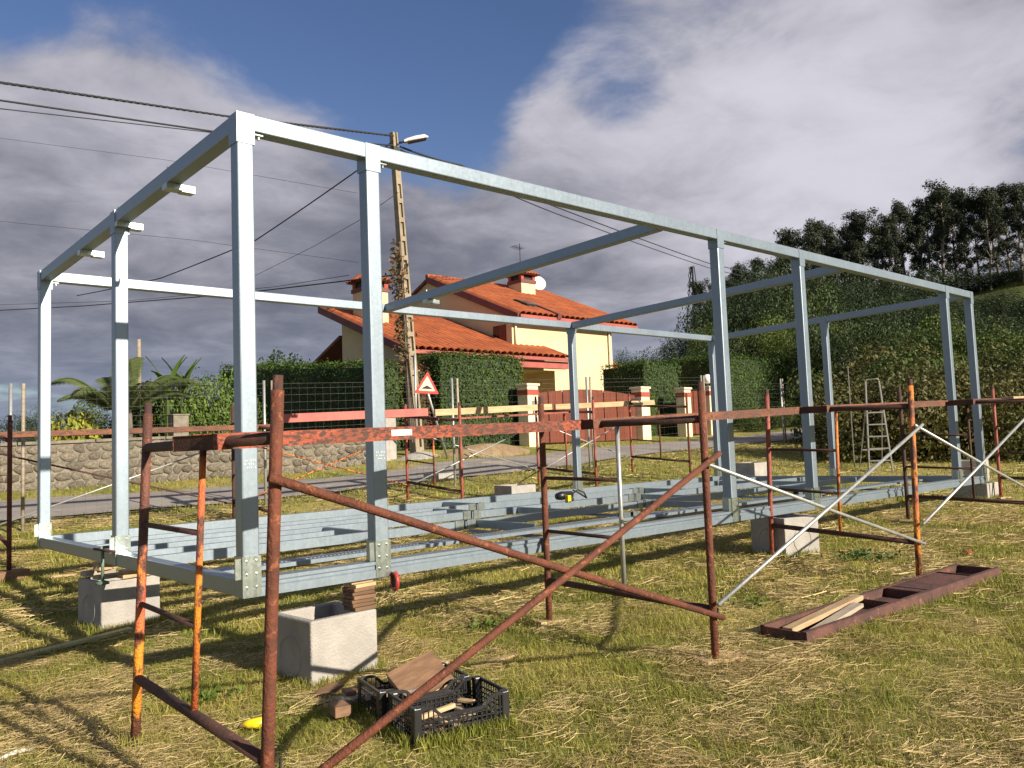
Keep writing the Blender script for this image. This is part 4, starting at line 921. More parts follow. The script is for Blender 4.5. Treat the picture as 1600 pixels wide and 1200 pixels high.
gate(x3_+.22, x4_-.22, G(25, 14.1)+.06, onY(1085, 612, 14.1).z, .04, 5, 'narrow brown wooden gate beside the globe lamp', name='garden_gate')
p = hit(740, 690); b = MB()
# sandy mound by the pole
def mound(c_, rx, ry, h_, mat, label):
    vs = []; n_, m_ = 18, 6
    for i in range(m_):
        for j in range(n_):
            a_ = 2*math.pi*j/n_; r_ = (1-i/(m_-1)); x = c_.x+rx*r_*math.cos(a_)*(1+.1*math.sin(3*a_)); y = c_.y+ry*r_*math.sin(a_)
            vs.append((x, y, G(x, y)-.02+h_*(1-r_*r_)**1.2))
    fs = [(i*n_+j, i*n_+(j+1) % n_, (i+1)*n_+(j+1) % n_, (i+1)*n_+j) for i in range(m_-1) for j in range(n_)]
    return tag(MB().add(vs, fs).build('earth_mound', mat, None, True), label, 'earth mound')
mound(V((13.4, 13.4, 0)), 1.7, .7, .30, 'soil', 'low mound of bare brown earth between pole and gate')
mound(V((11.2, 13.7, 0)), .7, .5, .16, 'concrete', 'pale concrete footing around the utility pole')

# ------------------------------------------------------------------ house
HG = 1.0
HS = thing('house', (22, 22, HG), 'cream two-storey house with orange tiled roofs behind the hedge', 'house')
EY, EZ, XL, XR = 19.8, 6.20, 20.72, 28.15; sl_ = .423; RY = 26.0; RZ = EZ+(RY-EY)*sl_
fy = EY+.62
def roofz(y): return EZ+(y-EY)*sl_ if y <= RY else RZ-(y-RY)*sl_
wx0, wx1 = XL+.14, 27.1
prof = [(fy, HG-.3), (2*RY-fy, HG-.3), (2*RY-fy, roofz(2*RY-fy)-.14), (RY, RZ-.14), (fy, roofz(fy)-.14)]
prof[0] = (fy, 4.02); prof[1] = (2*RY-fy, 4.02)
MB().prism([(wx0, y, z) for y, z in prof], (wx1-wx0, 0, 0)).build('upper_wall', 'render_cream', HS)
PXW = onY(867, 590, fy).x
MB().box(PXW, wx1, fy, 2*RY-fy, HG-.3, 4.018).build('lower_wall', 'render_cream', HS)
MB().box(wx0, PXW-.002, fy+2.6, 2*RY-fy, HG-.3, 4.018).build('porch_back_wall', 'render_cream', HS)
def slope(o, x0, x1, ya, za, yb, zb_, th=.12, mat='fascia_dark', name='roof'):
    b = MB(); b.prism([(x0, ya, za-th), (x0, yb, zb_-th), (x0, yb, zb_), (x0, ya, za)], (x1-x0, 0, 0)); return b.build(name, mat, o)
def tiles(o, x0, x1, ya, za, yb, zb_, pitch=.32, row=.8, keep=None):
    n = int(round((x1-x0)/pitch)); pit = (x1-x0)/n; Ls = math.hypot(yb-ya, zb_-za); m = int(round(Ls/row)); uy = V((0, yb-ya, zb_-za)).normalized(); un = V((1, 0, 0)).cross(uy); O = V((x0, ya, za))
    vs = []
    for i in range(n):
        for j in range(m):
            s0 = Ls*j/m-.05; s1 = Ls*(j+1)/m
            if keep and not keep(x0+(i+.5)*pit, (s0+s1)/2/Ls): continue
            for s, rad, lift in ((s0, .53, .020), (s1, .47, .010)):
                for k_ in range(5):
                    a_ = math.pi*k_/4; vs.append(O+V((1, 0, 0))*((i+.5)*pit-math.cos(a_)*pit*rad)+uy*s+un*(lift+math.sin(a_)*pit*.50+random.uniform(-.004, .004)))
    return bulk('roof_tiles', np.array([tuple(v) for v in vs]), 10, 'roof_tile', o, 'stuff', None, [(k_, k_+1, k_+6, k_+5) for k_ in range(4)])
r1 = slope(HS, XL, XR, EY, EZ, RY, RZ, name='main_roof_front'); tiles(r1, XL, XR, EY, EZ, RY, RZ)
r2 = slope(HS, XL, XR, 2*RY-EY, EZ, RY, RZ, name='main_roof_back')
MB().bar((XL, EY-.06, EZ-.06), (XR, EY-.06, EZ-.06), .12, .13).build('gutter', 'fascia_pink', HS)
for xx in (XL-.031, XR+.031): 
    b = MB(); b.prism([(xx-.03, EY, EZ-.26), (xx-.03, RY, RZ-.26), (xx-.03, RY, RZ+.05), (xx-.03, EY, EZ+.05)], (.06, 0, 0)); b.build('verge_board', 'fascia_dark', HS)
b = MB()
for i in range(18):
    xa = XL+(XR-XL)*i/18; b.tube([(xa-.02, RY, RZ+.03), (xa+(XR-XL)/18, RY, RZ+.05)], [.12, .14], 8)
b.build('ridge_tiles', 'roof_tile', HS)
# raised strip over the skylight side and skylight
def onroof(px, py):
    d = ray(px, py); nrm_ = np.array([0, -sl_, 1.0]); O = np.array([0, EY, EZ]); t = ((O-CAM)@nrm_)/(d@nrm_); return V(CAM+d*t)
sk = onroof(822, 480); uy = V((0, 1, sl_)).normalized(); un = V((0, -sl_, 1)).normalized()
k_ = MB().obox(sk+un*.17, V((.40, 0, 0)), uy*.48, un*.05).build('skylight', 'dark_metal', HS)
MB().obox(sk+un*.226, V((.33, 0, 0)), uy*.40, un*.008).build('skylight_pane', 'dark_glass', k_)
vr = MB(); q0 = onroof(838, 484); q1 = onroof(874, 499); vr.bar(q0+un*.12, q1+un*.12, .22, .22, un); vr.build('roof_step', 'fascia_dark', HS)
# chimneys
def chimney(base, w, h, name='chimney'):
    x, y, z = base; hw = w/2; c_ = MB().box(x-hw, x+hw, y-hw, y+hw, z-.6, z+h).build(name, 'render_cream', HS)
    t = z+h; MB().box(x-hw-.05, x+hw+.05, y-hw-.05, y+hw+.05, t+.001, t+.16).build('chimney_band', 'fascia_dark', c_)
    b = MB()
    for sx in (-1, 1):
        for sy in (-1, 1): b.box(x+sx*(hw-.08)-.09, x+sx*(hw-.08)+.09, y+sy*(hw-.08)-.09, y+sy*(hw-.08)+.09, t+.161, t+.40)
    b.build('chimney_vent_post', 'band_red', c_)
    b = MB().box(x-hw+.06, x+hw-.06, y-hw+.06, y+hw-.06, t+.162, t+.38); b.build('flue', 'dark_metal', c_)
    ov = hw+.20; b = MB(); b.add([(x-ov, y-ov, t+.401), (x+ov, y-ov, t+.401), (x+ov, y+ov, t+.401), (x-ov, y+ov, t+.401), (x-ov*.35, y, t+.78), (x+ov*.35, y, t+.78)], [(0, 1, 5, 4), (1, 2, 5), (2, 3, 4, 5), (3, 0, 4), (3, 2, 1, 0)]); b.build('chimney_cap', 'fascia_dark', c_)
    vs = []; n = 7                                                     # cap tiles on the front and right slopes
    A0, A1, T0, T1 = V((x-ov, y-ov, t+.41)), V((x+ov, y-ov, t+.41)), V((x-ov*.35, y, t+.79)), V((x+ov*.35, y, t+.79))
    B1 = V((x+ov, y+ov, t+.41))
    def strip(a0, a1, b0, b1, nor):
        for i in range(n):
            for e0, e1 in ((0, .52), (.48, 1)):
                for s in (e0, e1):
                    p_, q_ = a0.lerp(b0, s), a1.lerp(b1, s); l_, r_ = p_.lerp(q_, i/n), p_.lerp(q_, (i+1)/n)
                    for kk in range(5): vs.append(l_.lerp(r_, kk/4)+nor*(.02+.05*math.sin(math.pi*kk/4)))
    strip(A0, A1, T0, T1, V((0, -.4, .9))); strip(A1, B1, T1, T1, V((.5, 0, .85))); strip(B1, V((x-ov, y+ov, t+.41)), T1, T0, V((0, .4, .9))); strip(V((x-ov, y+ov, t+.41)), A0, T0, T0, V((-.5, 0, .85)))
    bulk('cap_tiles', np.array([tuple(v) for v in vs]), 10, 'roof_tile', c_, 'stuff', None, [(kk, kk+1, kk+6, kk+5) for kk in range(4)])
    return c_
cb_ = onroof(826, 464); chimney((cb_.x, cb_.y+.45, cb_.z+.1), .92, .58)
AT = thing('roof_antenna', (cb_.x, cb_.y+.5, cb_.z+1.4), 'television antenna mast on the main chimney', 'antenna')
an = V((cb_.x, cb_.y+.5, cb_.z+1.4)); MB().tube([an, an+u3*1.35], .02, 6).build('mast', 'dark_metal', AT)
b = MB(); b.tube([an+V((-.5, 0, 1.15)), an+V((.35, .2, 1.15))], .012, 4)
for k_ in range(6): b.tube([an+V((-.45+.15*k_, .05*k_-.3, 1.15)), an+V((-.45+.15*k_, .05*k_+.25, 1.15))], .008, 4)
b.build('antenna_bars', 'dark_metal', AT)
dq = onroof(852, 462); DS = thing('satellite_dish', dq+V((0, .6, .4)), 'white satellite dish beside the main chimney', 'satellite dish')
dn = V((-.35, -.85, .25)).normalized(); e1 = dn.orthogonal().normalized(); e2 = dn.cross(e1); dc = dq+V((.1, .6, .72)); vs = []; N = 20
for rr, o_ in ((.001, 0), (.16, .015), (.30, .05), (.40, .10), (.38, .07), (.001, -.03)): vs += [dc+dn*o_+(e1*math.cos(2*math.pi*j/N)+e2*math.sin(2*math.pi*j/N))*rr for j in range(N)]
MB().add(vs, [(i*N+j, i*N+(j+1) % N, (i+1)*N+(j+1) % N, (i+1)*N+j) for i in range(5) for j in range(N)]).build('dish', 'white_plastic', DS, True)
MB().tube([dc-dn*.03, dc-dn*.2-u3*.3, dc-dn*.2-u3*.9], .025, 6).build('bracket', 'dark_metal', DS)
MB().tube([dc-u3*.3+dn*.05, dc+dn*.42-u3*.1], .012, 6).build('feed_arm', 'dark_metal', DS)
# lower wing with porch
LY, LZ, LX0, LX1 = 19.0, 4.37, 14.68, 22.75; ls_ = .386; LRY = 25.3; LRZ = LZ+(LRY-LY)*ls_
r3 = slope(HS, LX0, XL+.10, LY, LZ, LRY, LRZ, name='wing_roof_front'); tiles(r3, LX0, XL+.10, LY, LZ, LRY, LRZ)
slope(HS, LX0+.35, XL+.10, 26.9, 4.55, 24.35, 5.55, name='rear_lean_to')
PYb = fy+.02; PZb = LZ+(PYb-LY)*ls_
r4 = slope(HS, XL+.102, LX1, LY, LZ, PYb, PZb, name='porch_roof'); tiles(r4, XL+.102, LX1, LY, LZ, PYb, PZb)
MB().bar((LX0, LY-.06, LZ-.06), (LX1, LY-.06, LZ-.06), .12, .13).build('wing_gutter', 'fascia_pink', HS)
MB().box(XL-1.2, LX1-.02, LY+.06, LY+.30, LZ-.42, LZ-.13).build('porch_beam', 'fascia_pink', HS)
b = MB(); b.prism([(LX0-.061, LY, LZ-.24), (LX0-.061, LRY, LRZ-.24), (LX0-.061, LRY, LRZ+.05), (LX0-.061, LY, LZ+.05)], (.06, 0, 0)); b.build('verge_board', 'fascia_dark', HS)
lf = LY+.75; zf = lambda y: (LZ+(y-LY)*ls_ if y <= LRY else LRZ-(y-LRY)*ls_)-.13
MB().prism([(LX0+.45, y, z) for y, z in ((lf, HG-.4), (24.3, HG-.4), (24.3, zf(24.3)), (lf, zf(lf)))], (XL-.6-LX0, 0, 0)).build('wing_wall', 'render_cream', HS)
cq = V((15.75, 23.1, LZ+(23.2-LY)*ls_)); chimney(cq, 1.0, 1.15)
fy0 = fy; fy = fy+2.6; dr = onY(843, 590, fy-.02); d_ = MB().box(dr.x-.45, dr.x+.35, fy-.03, fy-.001, HG, HG+2.35).build('front_door', 'dark_glass', HS); MB().box(dr.x+.22, dr.x+.26, fy-.06, fy-.031, HG+1.0, HG+1.15).build('door_handle', 'white_plastic', d_)
wl = onY(858, 585, fy); s_ = MB().box(wl.x-.07, wl.x+.07, fy-.12, fy-.001, wl.z-.12, wl.z+.16).build('wall_lantern', 'dark_metal', HS)
fy = fy0; w_ = onX(790, 530, wx0); sh = MB().box(wx0-.03, wx0-.001, w_.y-.05, w_.y+.75, w_.z-.75, w_.z+.62).build('side_window', 'dark_glass', HS)
MB().box(wx0-.05, wx0-.031, w_.y-.05, w_.y+.34, w_.z-.75, w_.z+.62).build('shutter', 'gate_wood', sh)
MB().tube([(wx1-.25, fy-.07, EZ-.15), (wx1-.25, fy-.07, HG)], .05, 8).build('downpipe', 'render_gate', HS, True)
MB().tube([(wx0+.15, fy-.07, EZ-.15), (wx0+.15, fy-.07, 5.0)], .045, 8).build('downpipe', 'render_gate', HS, True)
AX = thing('garden_shed', (30.0, 24, 1.2), 'small tiled annex roof showing right of the house', 'annex')
MB().box(28.6, 31.2, 23.4, 26.5, .9, 4.6).build('annex_wall', 'render_cream', AX)
slope(AX, 28.3, 31.5, 22.9, 4.62, 25.0, 5.4, name='annex_roof', mat='roof_tile'); slope(AX, 28.3, 31.5, 27.1, 4.62, 25.0, 5.4, name='annex_roof', mat='roof_tile')
# ------------------------------------------------------------------ hedges
def hedge(x0, x1, y0, y1, ztop, label, leaf='leaf_hedge', dens=420, size=.085, cat='hedge', z0=None, top2=None, wob=.07):
    zb0 = G((x0+x1)/2, (y0+y1)/2)-.1 if z0 is None else z0
    o = thing('hedge', ((x0+x1)/2, (y0+y1)/2, zb0), label, cat, 'clipped hedges')
    t2 = ztop if top2 is None else top2
    def topz(y): return ztop+(t2-ztop)*(y-y0)/(y1-y0)
    i_ = .10
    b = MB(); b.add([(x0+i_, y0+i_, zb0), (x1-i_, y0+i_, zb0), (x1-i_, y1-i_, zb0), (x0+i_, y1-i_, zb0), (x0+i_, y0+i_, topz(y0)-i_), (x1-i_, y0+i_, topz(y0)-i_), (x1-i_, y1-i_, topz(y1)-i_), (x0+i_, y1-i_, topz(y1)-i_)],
                    [(3, 2, 1, 0), (4, 5, 6, 7), (0, 1, 5, 4), (1, 2, 6, 5), (2, 3, 7, 6), (3, 0, 4, 7)]); b.build('dark_core', 'leaf_dark', o)  # solid box in the darker leaf colour, filling the hedge behind its leaves
    hz = (ztop+t2)/2-zb0; faces = []
    def put(n, f): faces.append(f(rng.random(n), rng.random(n)))
    wo = lambda n: rng.normal(size=n)*wob*.5
    n = int((x1-x0)*hz*dens); u, v = rng.random(n), rng.random(n); bump = .06*np.sin(u*(x1-x0)*2.1+v*3)+.05*np.sin(v*hz*3.3-u*5); faces.append((np.c_[x0+u*(x1-x0), y0+wo(n)+bump, zb0+v*(topz(y0)-zb0)], (0, -1, .3)))
    n = int((y1-y0)*hz*dens); u, v = rng.random(n), rng.random(n); bump = .06*np.sin(u*(y1-y0)*2.1+v*3); faces.append((np.c_[x0+wo(n)+bump, y0+u*(y1-y0), zb0+v*(topz(y0+u*(y1-y0))-zb0)], (-1, 0, .3)))
    u, v = rng.random(n//2), rng.random(n//2); faces.append((np.c_[x1+wo(n//2), y0+u*(y1-y0), zb0+v*(topz(y0+u*(y1-y0))-zb0)], (1, 0, .3)))
    n = int((x1-x0)*(y1-y0)*dens*1.2); u, v = rng.random(n), rng.random(n); faces.append((np.c_[x0+u*(x1-x0), y0+v*(y1-y0), topz(y0+v*(y1-y0))+wo(n)*1.3+.03], (0, 0, 1)))
    n = n//6; u, v = rng.random(n), rng.random(n); faces.append((np.c_[x0+u*(x1-x0), y0+v*(y1-y0), topz(y0+v*(y1-y0))+np.abs(rng.normal(size=n))*.10], (0, 0, 1)))
    Q = np.concatenate([leaf_quads(P, size, .42, 0, .1, np.tile(unit(nn), (len(P), 1))) for P, nn in faces])
    bulk('foliage', Q, 4, leaf, o); return o
h1 = onY(780, 557, 14.5); hedge(12.55, 15.95, 14.5, 15.7, h1.z, 'clipped green hedge between the utility pole and the gate pillar')
hedge(10.75, 11.75, 15.2, 26.0, 3.35, 'long dark hedge side running back from the wall end', 'leaf_hedge', 330, top2=4.25)
hedge(11.8, 12.5, 14.9, 15.8, 3.25, 'bronze-red photinia hedge behind the road sign', 'leaf_red', 420)
a = onY(1012, 690, 15.0); c = onY(1070, 690, 15.0); tz = onY(1040, 567, 15.0).z; bkY = min(onX(936, 567, a.x).y, 21)
hedge(a.x, c.x, 15.0, bkY, tz, 'square-cut hedge between the two gates with one side in shadow', 'leaf_hedge', 330)
a = onY(1128, 690, 15.0); tz = onY(1140, 556, 15.0).z; bkY = min(onX(1078, 558, a.x).y, 23)
hedge(a.x, 43.0, 15.0, 18.5, tz, 'long tall clipped hedge right of the globe lamp', 'leaf_hedge', 260, .10)
hedge(a.x, a.x+1.4, 18.6, max(bkY, 20.5), tz, 'hedge return running back behind the globe lamp', 'leaf_hedge', 260, .10)
# verge plants below the long hedge
# ------------------------------------------------------------------ bushes and trees
def lobes_mesh(lobes, n, size, aspect, droop=0.0, vol=.55):
    """foliage of several lobes: leaf quads through each lobe's outer volume"""
    pts = []; nrm = []; tot = sum(r[3]**2 for r in lobes)
    for x, y, z, r in lobes:
        k_ = max(20, int(n*r*r/tot)); d = rng.normal(size=(k_, 3)); d /= np.linalg.norm(d, axis=1)[:, None]
        rad = r*(vol+(1.06-vol)*rng.random(k_)**.55)*(1+.16*np.sin(d[:, 0]*5+x)+.12*np.sin(d[:, 2]*6+d[:, 1]*4+y))
        pts.append(np.array([x, y, z])+d*rad[:, None]*np.array([1, 1, .92])); nrm.append(d)
    return leaf_quads(np.concatenate(pts), size, aspect, droop, 0.0, np.concatenate(nrm))
def proto(mat, lobes, n, size, aspect=.5, droop=0., vol=.5):
    Q = lobes_mesh(lobes, n, size, aspect, droop, vol)
    Q[:, 2] /= np.percentile(Q[:, 2], 99.6); Q[:, :2] /= np.percentile(np.hypot(Q[:, 0], Q[:, 1]), 98)     # unit height and radius
    o = bulk('foliage', Q, 4, mat); me = o.data; bpy.data.objects.remove(o); return me
def rl(nl, rx, rz, r0, r1, zc):
    out = []
    for i in range(nl):
        a_ = random.uniform(0, 6.28); q = random.random()**.6; out.append((rx*q*math.cos(a_), rx*q*math.sin(a_), zc+rz*random.uniform(-1, 1), random.uniform(r0, r1)))
    return out
PRO = {}
for key, mt in (('bush', 'leaf_bush'), ('bramble', 'leaf_bramble'), ('dark', 'leaf_dark'), ('light', 'leaf_light'), ('hedge', 'leaf_hedge_yellow')):
    PRO[key] = [proto(mt, rl(12, .72, .34, .22, .40, .52)+[(0, 0, .35, .5)], 9000, .052, .5) for _ in range(3)]
    PRO[key+'_far'] = [proto(mt, rl(26, .80, .36, .14, .30, .50)+[(0, 0, .35, .5)], 20000, .027, .55) for _ in range(2)]
def stick(h, r): return MB().tube([(0, 0, -.15), (.03, .02, h*.5), (0, 0, h)], [r, r*.8, r*.4], 6)
def bush(px, d, width, topy, key, label, group=None, name='bush', cat='bush', x=None, y=None, dz=-.1, height=None):
    """a bush or broad tree at distance d along the photo column px, its top at row topy"""
    if x is None:
        dr_ = ray(px, topy); hd = np.hypot(dr_[0], dr_[1]); x, y = CAM[0]+dr_[0]/hd*d, CAM[1]+dr_[1]/hd*d; height = max(.8, CAM[2]+dr_[2]/hd*d-G(x, y)-dz)
    o = thing(name, (x, y, G(x, y)+dz), label, cat, group)
    f = bpy.data.objects.new('crown', random.choice(PRO[key+'_far'] if (d > 34 and key+'_far' in PRO) else PRO[key])); col.objects.link(f); f.parent = o; f.scale = (width/2, width/2, height); f.rotation_euler = (0, 0, random.uniform(0, 6.28))
    s_ = stick(height*.5, .05*max(1, width/2)).build('stem', 'bark', None); s_.location = (0, 0, 0); s_.parent = o
    return o
ORD = ('first', 'second', 'third', 'fourth', 'fifth', 'sixth', 'seventh', 'eighth', 'ninth', 'tenth')
# bramble bank on the right
for i, px in enumerate((1338, 1375, 1412, 1450, 1487, 1525, 1562, 1602, 1645)):
    bush(px, 23+.5*(i % 3)+i*.25, 3.4, 592-4*i+random.uniform(-8, 8), 'bramble', 'olive bramble bush in the front row of the right bank, %s from the hedge' % ORD[i], 'brambles in the front row', 'bramble_bush')
for i, px in enumerate((1345, 1385, 1425, 1465, 1510, 1555, 1600, 1650)):
    bush(px, 28.5+1.2*(i % 2)+i*.2, 4.6, 556-3.5*i+random.uniform(-7, 7), 'bramble' if i % 2 else 'bush', 'taller bush behind the front brambles of the right bank, %s from the hedge' % ORD[i], 'bushes in the second row', 'bramble_bush')
for i, (px, ty) in enumerate(((1335, 520), (1390, 505), (1440, 515), (1490, 512), (1545, 520), (1610, 515))):
    bush(px, 42+2*(i % 2), 7.5, ty, ('bush', 'hedge', 'bush')[i % 3], '%s bush on the slope above the brambles, %s from the left' % (('mid green', 'yellowish', 'mid green')[i % 3], ORD[i]), 'slope bushes above the bank')
for i, (px, ty, d) in enumerate(((1290, 462, 72), (1335, 462, 66), (1385, 458, 74), (1425, 462, 70), (1465, 470, 66), (1500, 474, 78), (1565, 462, 84), (1620, 455, 80), (1530, 490, 60), (1590, 480, 62))):
    bush(px, d, 10, ty, 'dark', 'dark tree mass on the upper hillside, %s from the left' % ORD[i], 'hillside trees below the hilltop row', 'hillside_tree', 'tree')
for i, (px, ty) in enumerate(((1135, 446), (1165, 418), (1205, 420), (1245, 418), (1285, 424), (1325, 428), (1365, 430), (1405, 436))):
    bush(px, 88+3*(i % 3), 11, ty, 'dark', 'dark tall tree in the mass below the hilltop row, %s from the left' % ORD[i], 'dark tree mass below the hilltop row', 'hillside_tree', 'tree')
# trees behind the long hedge and house
for px, d, w_, ty, key, lb in ((1255, 50, 7.5, 458, 'bush', 'broad rounded green tree behind the long hedge'), (1312, 40, 5.5, 478, 'dark', 'dark bushy tree left of the brambles above the hedge'), (1350, 48, 6, 490, 'dark', 'second dark bushy tree above the brambles'),
        (1205, 44, 5.5, 502, 'hedge', 'yellow-green tree just above the long hedge'), (1150, 42, 5, 506, 'dark', 'dark green shrub mass above the long hedge near the globe lamp'), (1112, 46, 4.5, 512, 'hedge', 'pale shrub above the hedge return'), (1190, 62, 9, 425, 'dark', 'tall dark tree behind the shrubs over the long hedge'), (1135, 66, 8, 452, 'dark', 'dark tree mass right of the far house trees'),
        (1045, 62, 6, 541, 'dark', 'dark rounded tree right of the house'), (978, 58, 4.5, 546, 'dark', 'dark tree close to the right end of the house'), (1085, 70, 6.5, 520, 'dark', 'farther dark tree between house and hill'), (1010, 80, 8, 560, 'dark', 'distant dark tree low behind the house'), (1225, 62, 8, 465, 'dark', 'dark tree rising behind the rounded one')):
    bush(px, d, w_, ty, key, lb, None, 'broadleaf_tree', 'tree')
# left background behind the wall
for px, d, w_, ty, key, lb in ((20, 46, 5, 652, 'dark', 'dark far bush at the left edge'), (62, 40, 2.6, 640, 'dark', 'dark far bush left of the palm'), (118, 42, 3.5, 650, 'dark', 'dark far bush between the left posts'), (152, 26, 2.4, 628, 'bush', 'green bush behind the palm'), (225, 25, 3, 612, 'dark', 'dark shrub right of the palm'),
        (262, 25, 2.6, 602, 'dark', 'dark shrub behind the broad-leaved plants'), (320, 23.5, 2.5, 586, 'light', 'bright green leafy shrub left of the near corner post'), (358, 25, 2.6, 592, 'bush', 'green shrub behind the near corner post'), (412, 31, 3.2, 562, 'bush', 'taller green tree top left of the dark hedge'), (445, 33, 3.0, 553, 'dark', 'dark tree top above the dark hedge')):
    bush(px, d, w_, ty, key, lb, None, 'shrub', 'bush')
PRO['yellow'] = [proto('leaf_yellow', rl(7, .6, .3, .25, .42, .5), 1500, .12)]
bush(118, 20.9, 1.3, 645, 'yellow', 'yellow-green shrub behind the stone wall at the left', None, 'shrub', dz=.15)
bush(95, 20.8, .9, 657, 'yellow', 'small yellow shrub at the wall, left of the bigger one', None, 'shrub', dz=.15)
for i, x in enumerate((27.6, 29.2, 30.8, 32.6, 34.4)): bush(0, 0, 1.9, 0, 'bush', 'low green shrub along the foot of the long hedge, %s from the globe lamp' % ORD[i], 'low shrubs under the long hedge', 'shrub', 'bush', x, 13.7+.1*(i % 2), height=1.0+.15*(i % 2))
bush(0, 0, .9, 0, 'light', 'green climbing shrub on the gate pillar', None, 'shrub', 'bush', x2_+.5, 14.3, height=1.6)
# palm
pc = V((*[CAM[i]+ray(192, 690)[i]/np.hypot(*ray(192, 690)[:2])*20.5 for i in (0, 1)], 0)); pc.z = G(pc.x, pc.y)
PM = thing('palm_tree', pc, 'palm with arching grey-green fronds behind the stone wall', 'palm tree')
MB().tube([pc-u3*.1, pc+u3*.8, pc+u3*1.55], [.26, .22, .20], 10).build('trunk', 'bark', PM, True)
hub = pc+u3*1.45; vr_ = V(tuple(_r0)); vf_ = V((_f[0], _f[1], 0)).normalized()
for i, (a_, ln, rise) in enumerate(((180, 1.9, 1.5), (160, 1.6, 1.2), (10, 2.0, 1.35), (28, 1.7, 1.0), (100, 1.7, 1.9), (85, 1.5, 2.1), (215, 1.5, .9), (250, 1.5, 1.0), (290, 1.5, 1.1), (325, 1.6, 1.2), (130, 1.5, 1.6), (55, 1.7, 1.6))):
    dr_ = vr_*math.cos(R(a_))+vf_*math.sin(R(a_)); pts = []
    up_ = dr_ if i not in (4, 5) else dr_*.3
    for k_ in range(13): t = k_/12; pts.append(hub+up_*ln*.85*t**.9+u3*.78*(rise*math.sin(min(t*2.05, 3.1)*.80)*(1-.1*t)-.35*t*t*t))
    fr = MB().tube(pts, [.03-.002*k_ for k_ in range(13)], 5).build('frond', 'leaf_palm', PM)
    Pq = []
    for k_ in range(1, 60):
        t = .1+.9*k_/60; f_ = t*12; i0 = min(int(f_), 11); q = pts[i0].lerp(pts[i0+1], f_-i0); tg_ = (pts[i0+1]-pts[i0]).normalized(); sd = tg_.cross(u3).normalized()
        for s in (-1, 1):
            l_ = .46*math.sin(math.pi*(t*.86+.10)); tip = q+sd*s*l_*.8+tg_*l_*.6-u3*l_*.38; wv = tg_*.016; Pq += [q-wv, q.lerp(tip, .5)-wv*1.1+u3*.03, tip, q.lerp(tip, .5)+wv*1.1+u3*.03]
    bulk('leaflets', np.array([tuple(p_) for p_ in Pq]), 4, 'leaf_palm', fr, 'stuff')
# broad upright leaves
for j, (px, lb) in enumerate(((262, 'tall broad-leaved plant with upright green leaves right of the palm'), (285, 'second broad-leaved plant, closer to the green shrub'))):
    dr_ = ray(px, 690); dr_ = dr_/np.hypot(dr_[0], dr_[1]); c_ = V((CAM[0]+dr_[0]*(22+j), CAM[1]+dr_[1]*(22+j), 0)); c_.z = G(c_.x, c_.y)
    o = thing('broad_leaved_plant', c_, lb, 'plant', 'broad-leaved garden plants')
    MB().tube([c_, c_+u3*1.8], .06, 6).build('stalk', 'leaf_bush', o)
    for k_ in range(7):
        a_ = R(k_*51+20*j); d_ = V((math.cos(a_), math.sin(a_), 0)); sd = V((-d_.y, d_.x, 0)); b = MB(); vs = []
        for s in range(7): t = s/6; w_ = .11*math.sin(math.pi*(t*.9+.08)); q = c_+u3*(1.9+1.0*t-.4*t*t*(k_ % 3))+d_*(.45*t*t+.04); vs += [q-sd*w_, q-u3*.03, q+sd*w_]
        b.add(vs, [f for s in range(6) for f in ((s*3, s*3+1, s*3+4, s*3+3), (s*3+1, s*3+2, s*3+5, s*3+4))]).build('leaf', 'leaf_light', o, True)
# ------------------------------------------------------------------ eucalyptus row on the hilltop
def euc_proto(seed):
    random.seed(seed); h = 17.; tr = MB(); pts = [V((0, 0, -.6))]; x = y = 0
    for i in range(1, 9): x += random.uniform(-.22, .22); y += random.uniform(-.22, .22); pts.append(V((x, y, h*.92*i/8)))
    tr.tube(pts, [.24-.024*i for i in range(9)], 7); lob = []
    for k_ in range(36):
        f = random.uniform(.16, .98); i0 = min(int(f*8), 7); q = pts[i0].lerp(pts[i0+1], f*8-i0); a_ = random.uniform(0, 6.28); ln = random.uniform(.7, 2.5)*(1.25-.7*f)
        tip = q+V((math.cos(a_)*ln, math.sin(a_)*ln, ln*random.uniform(.5, 1.2))); tr.tube([q, q.lerp(tip, .55)+u3*-.08, tip], [.07, .05, .02], 5)
        lob.append((tip.x, tip.y, tip.z, random.uniform(.55, 1.1)*(1.1 if f > .5 else .62)))
        if random.random() < .5: lob.append((tip.x+random.uniform(-.9, .9), tip.y+random.uniform(-.9, .9), tip.z+random.uniform(-.5, .8), random.uniform(.5, .9)))
    q = pts[-1]; lob += [(q.x, q.y, q.z+.3, 1.1), (q.x+.5, q.y-.4, q.z-.9, 1.0), (q.x-.6, q.y+.3, q.z-1.2, 1.0)]
    Q = lobes_mesh(lob, 9000, .32, .42, .35, .2)
    o = bulk('crown', Q, 4, 'leaf_eucalyptus'); me = o.data; bpy.data.objects.remove(o)
    t_ = tr.build('trunk', 'bark_pale', None, True); org = V(t_.location); tm = t_.data; bpy.data.objects.remove(t_)
    return me, tm, org
EP = [euc_proto(s) for s in (3, 8, 15, 21, 33)]; random.seed(5)
ET = [(1208, 402), (1232, 352), (1252, 345), (1272, 338), (1296, 345), (1318, 340), (1344, 322), (1366, 332), (1386, 328), (1407, 304), (1428, 318), (1446, 300), (1463, 277), (1482, 292), (1501, 284), (1519, 296), (1534, 285), (1552, 290), (1566, 282), (1585, 277), (1600, 280), (1622, 276), (1645, 280), (1182, 398), (1160, 405), (1140, 425), (1092, 432), (1106, 440), (1340, 372), (1300, 380), (1470, 350), (1540, 350), (1222, 385), (1262, 372), (1285, 365), (1330, 358), (1375, 362), (1398, 345), (1436, 348)]
SORT = sorted(q[0] for q in ET)
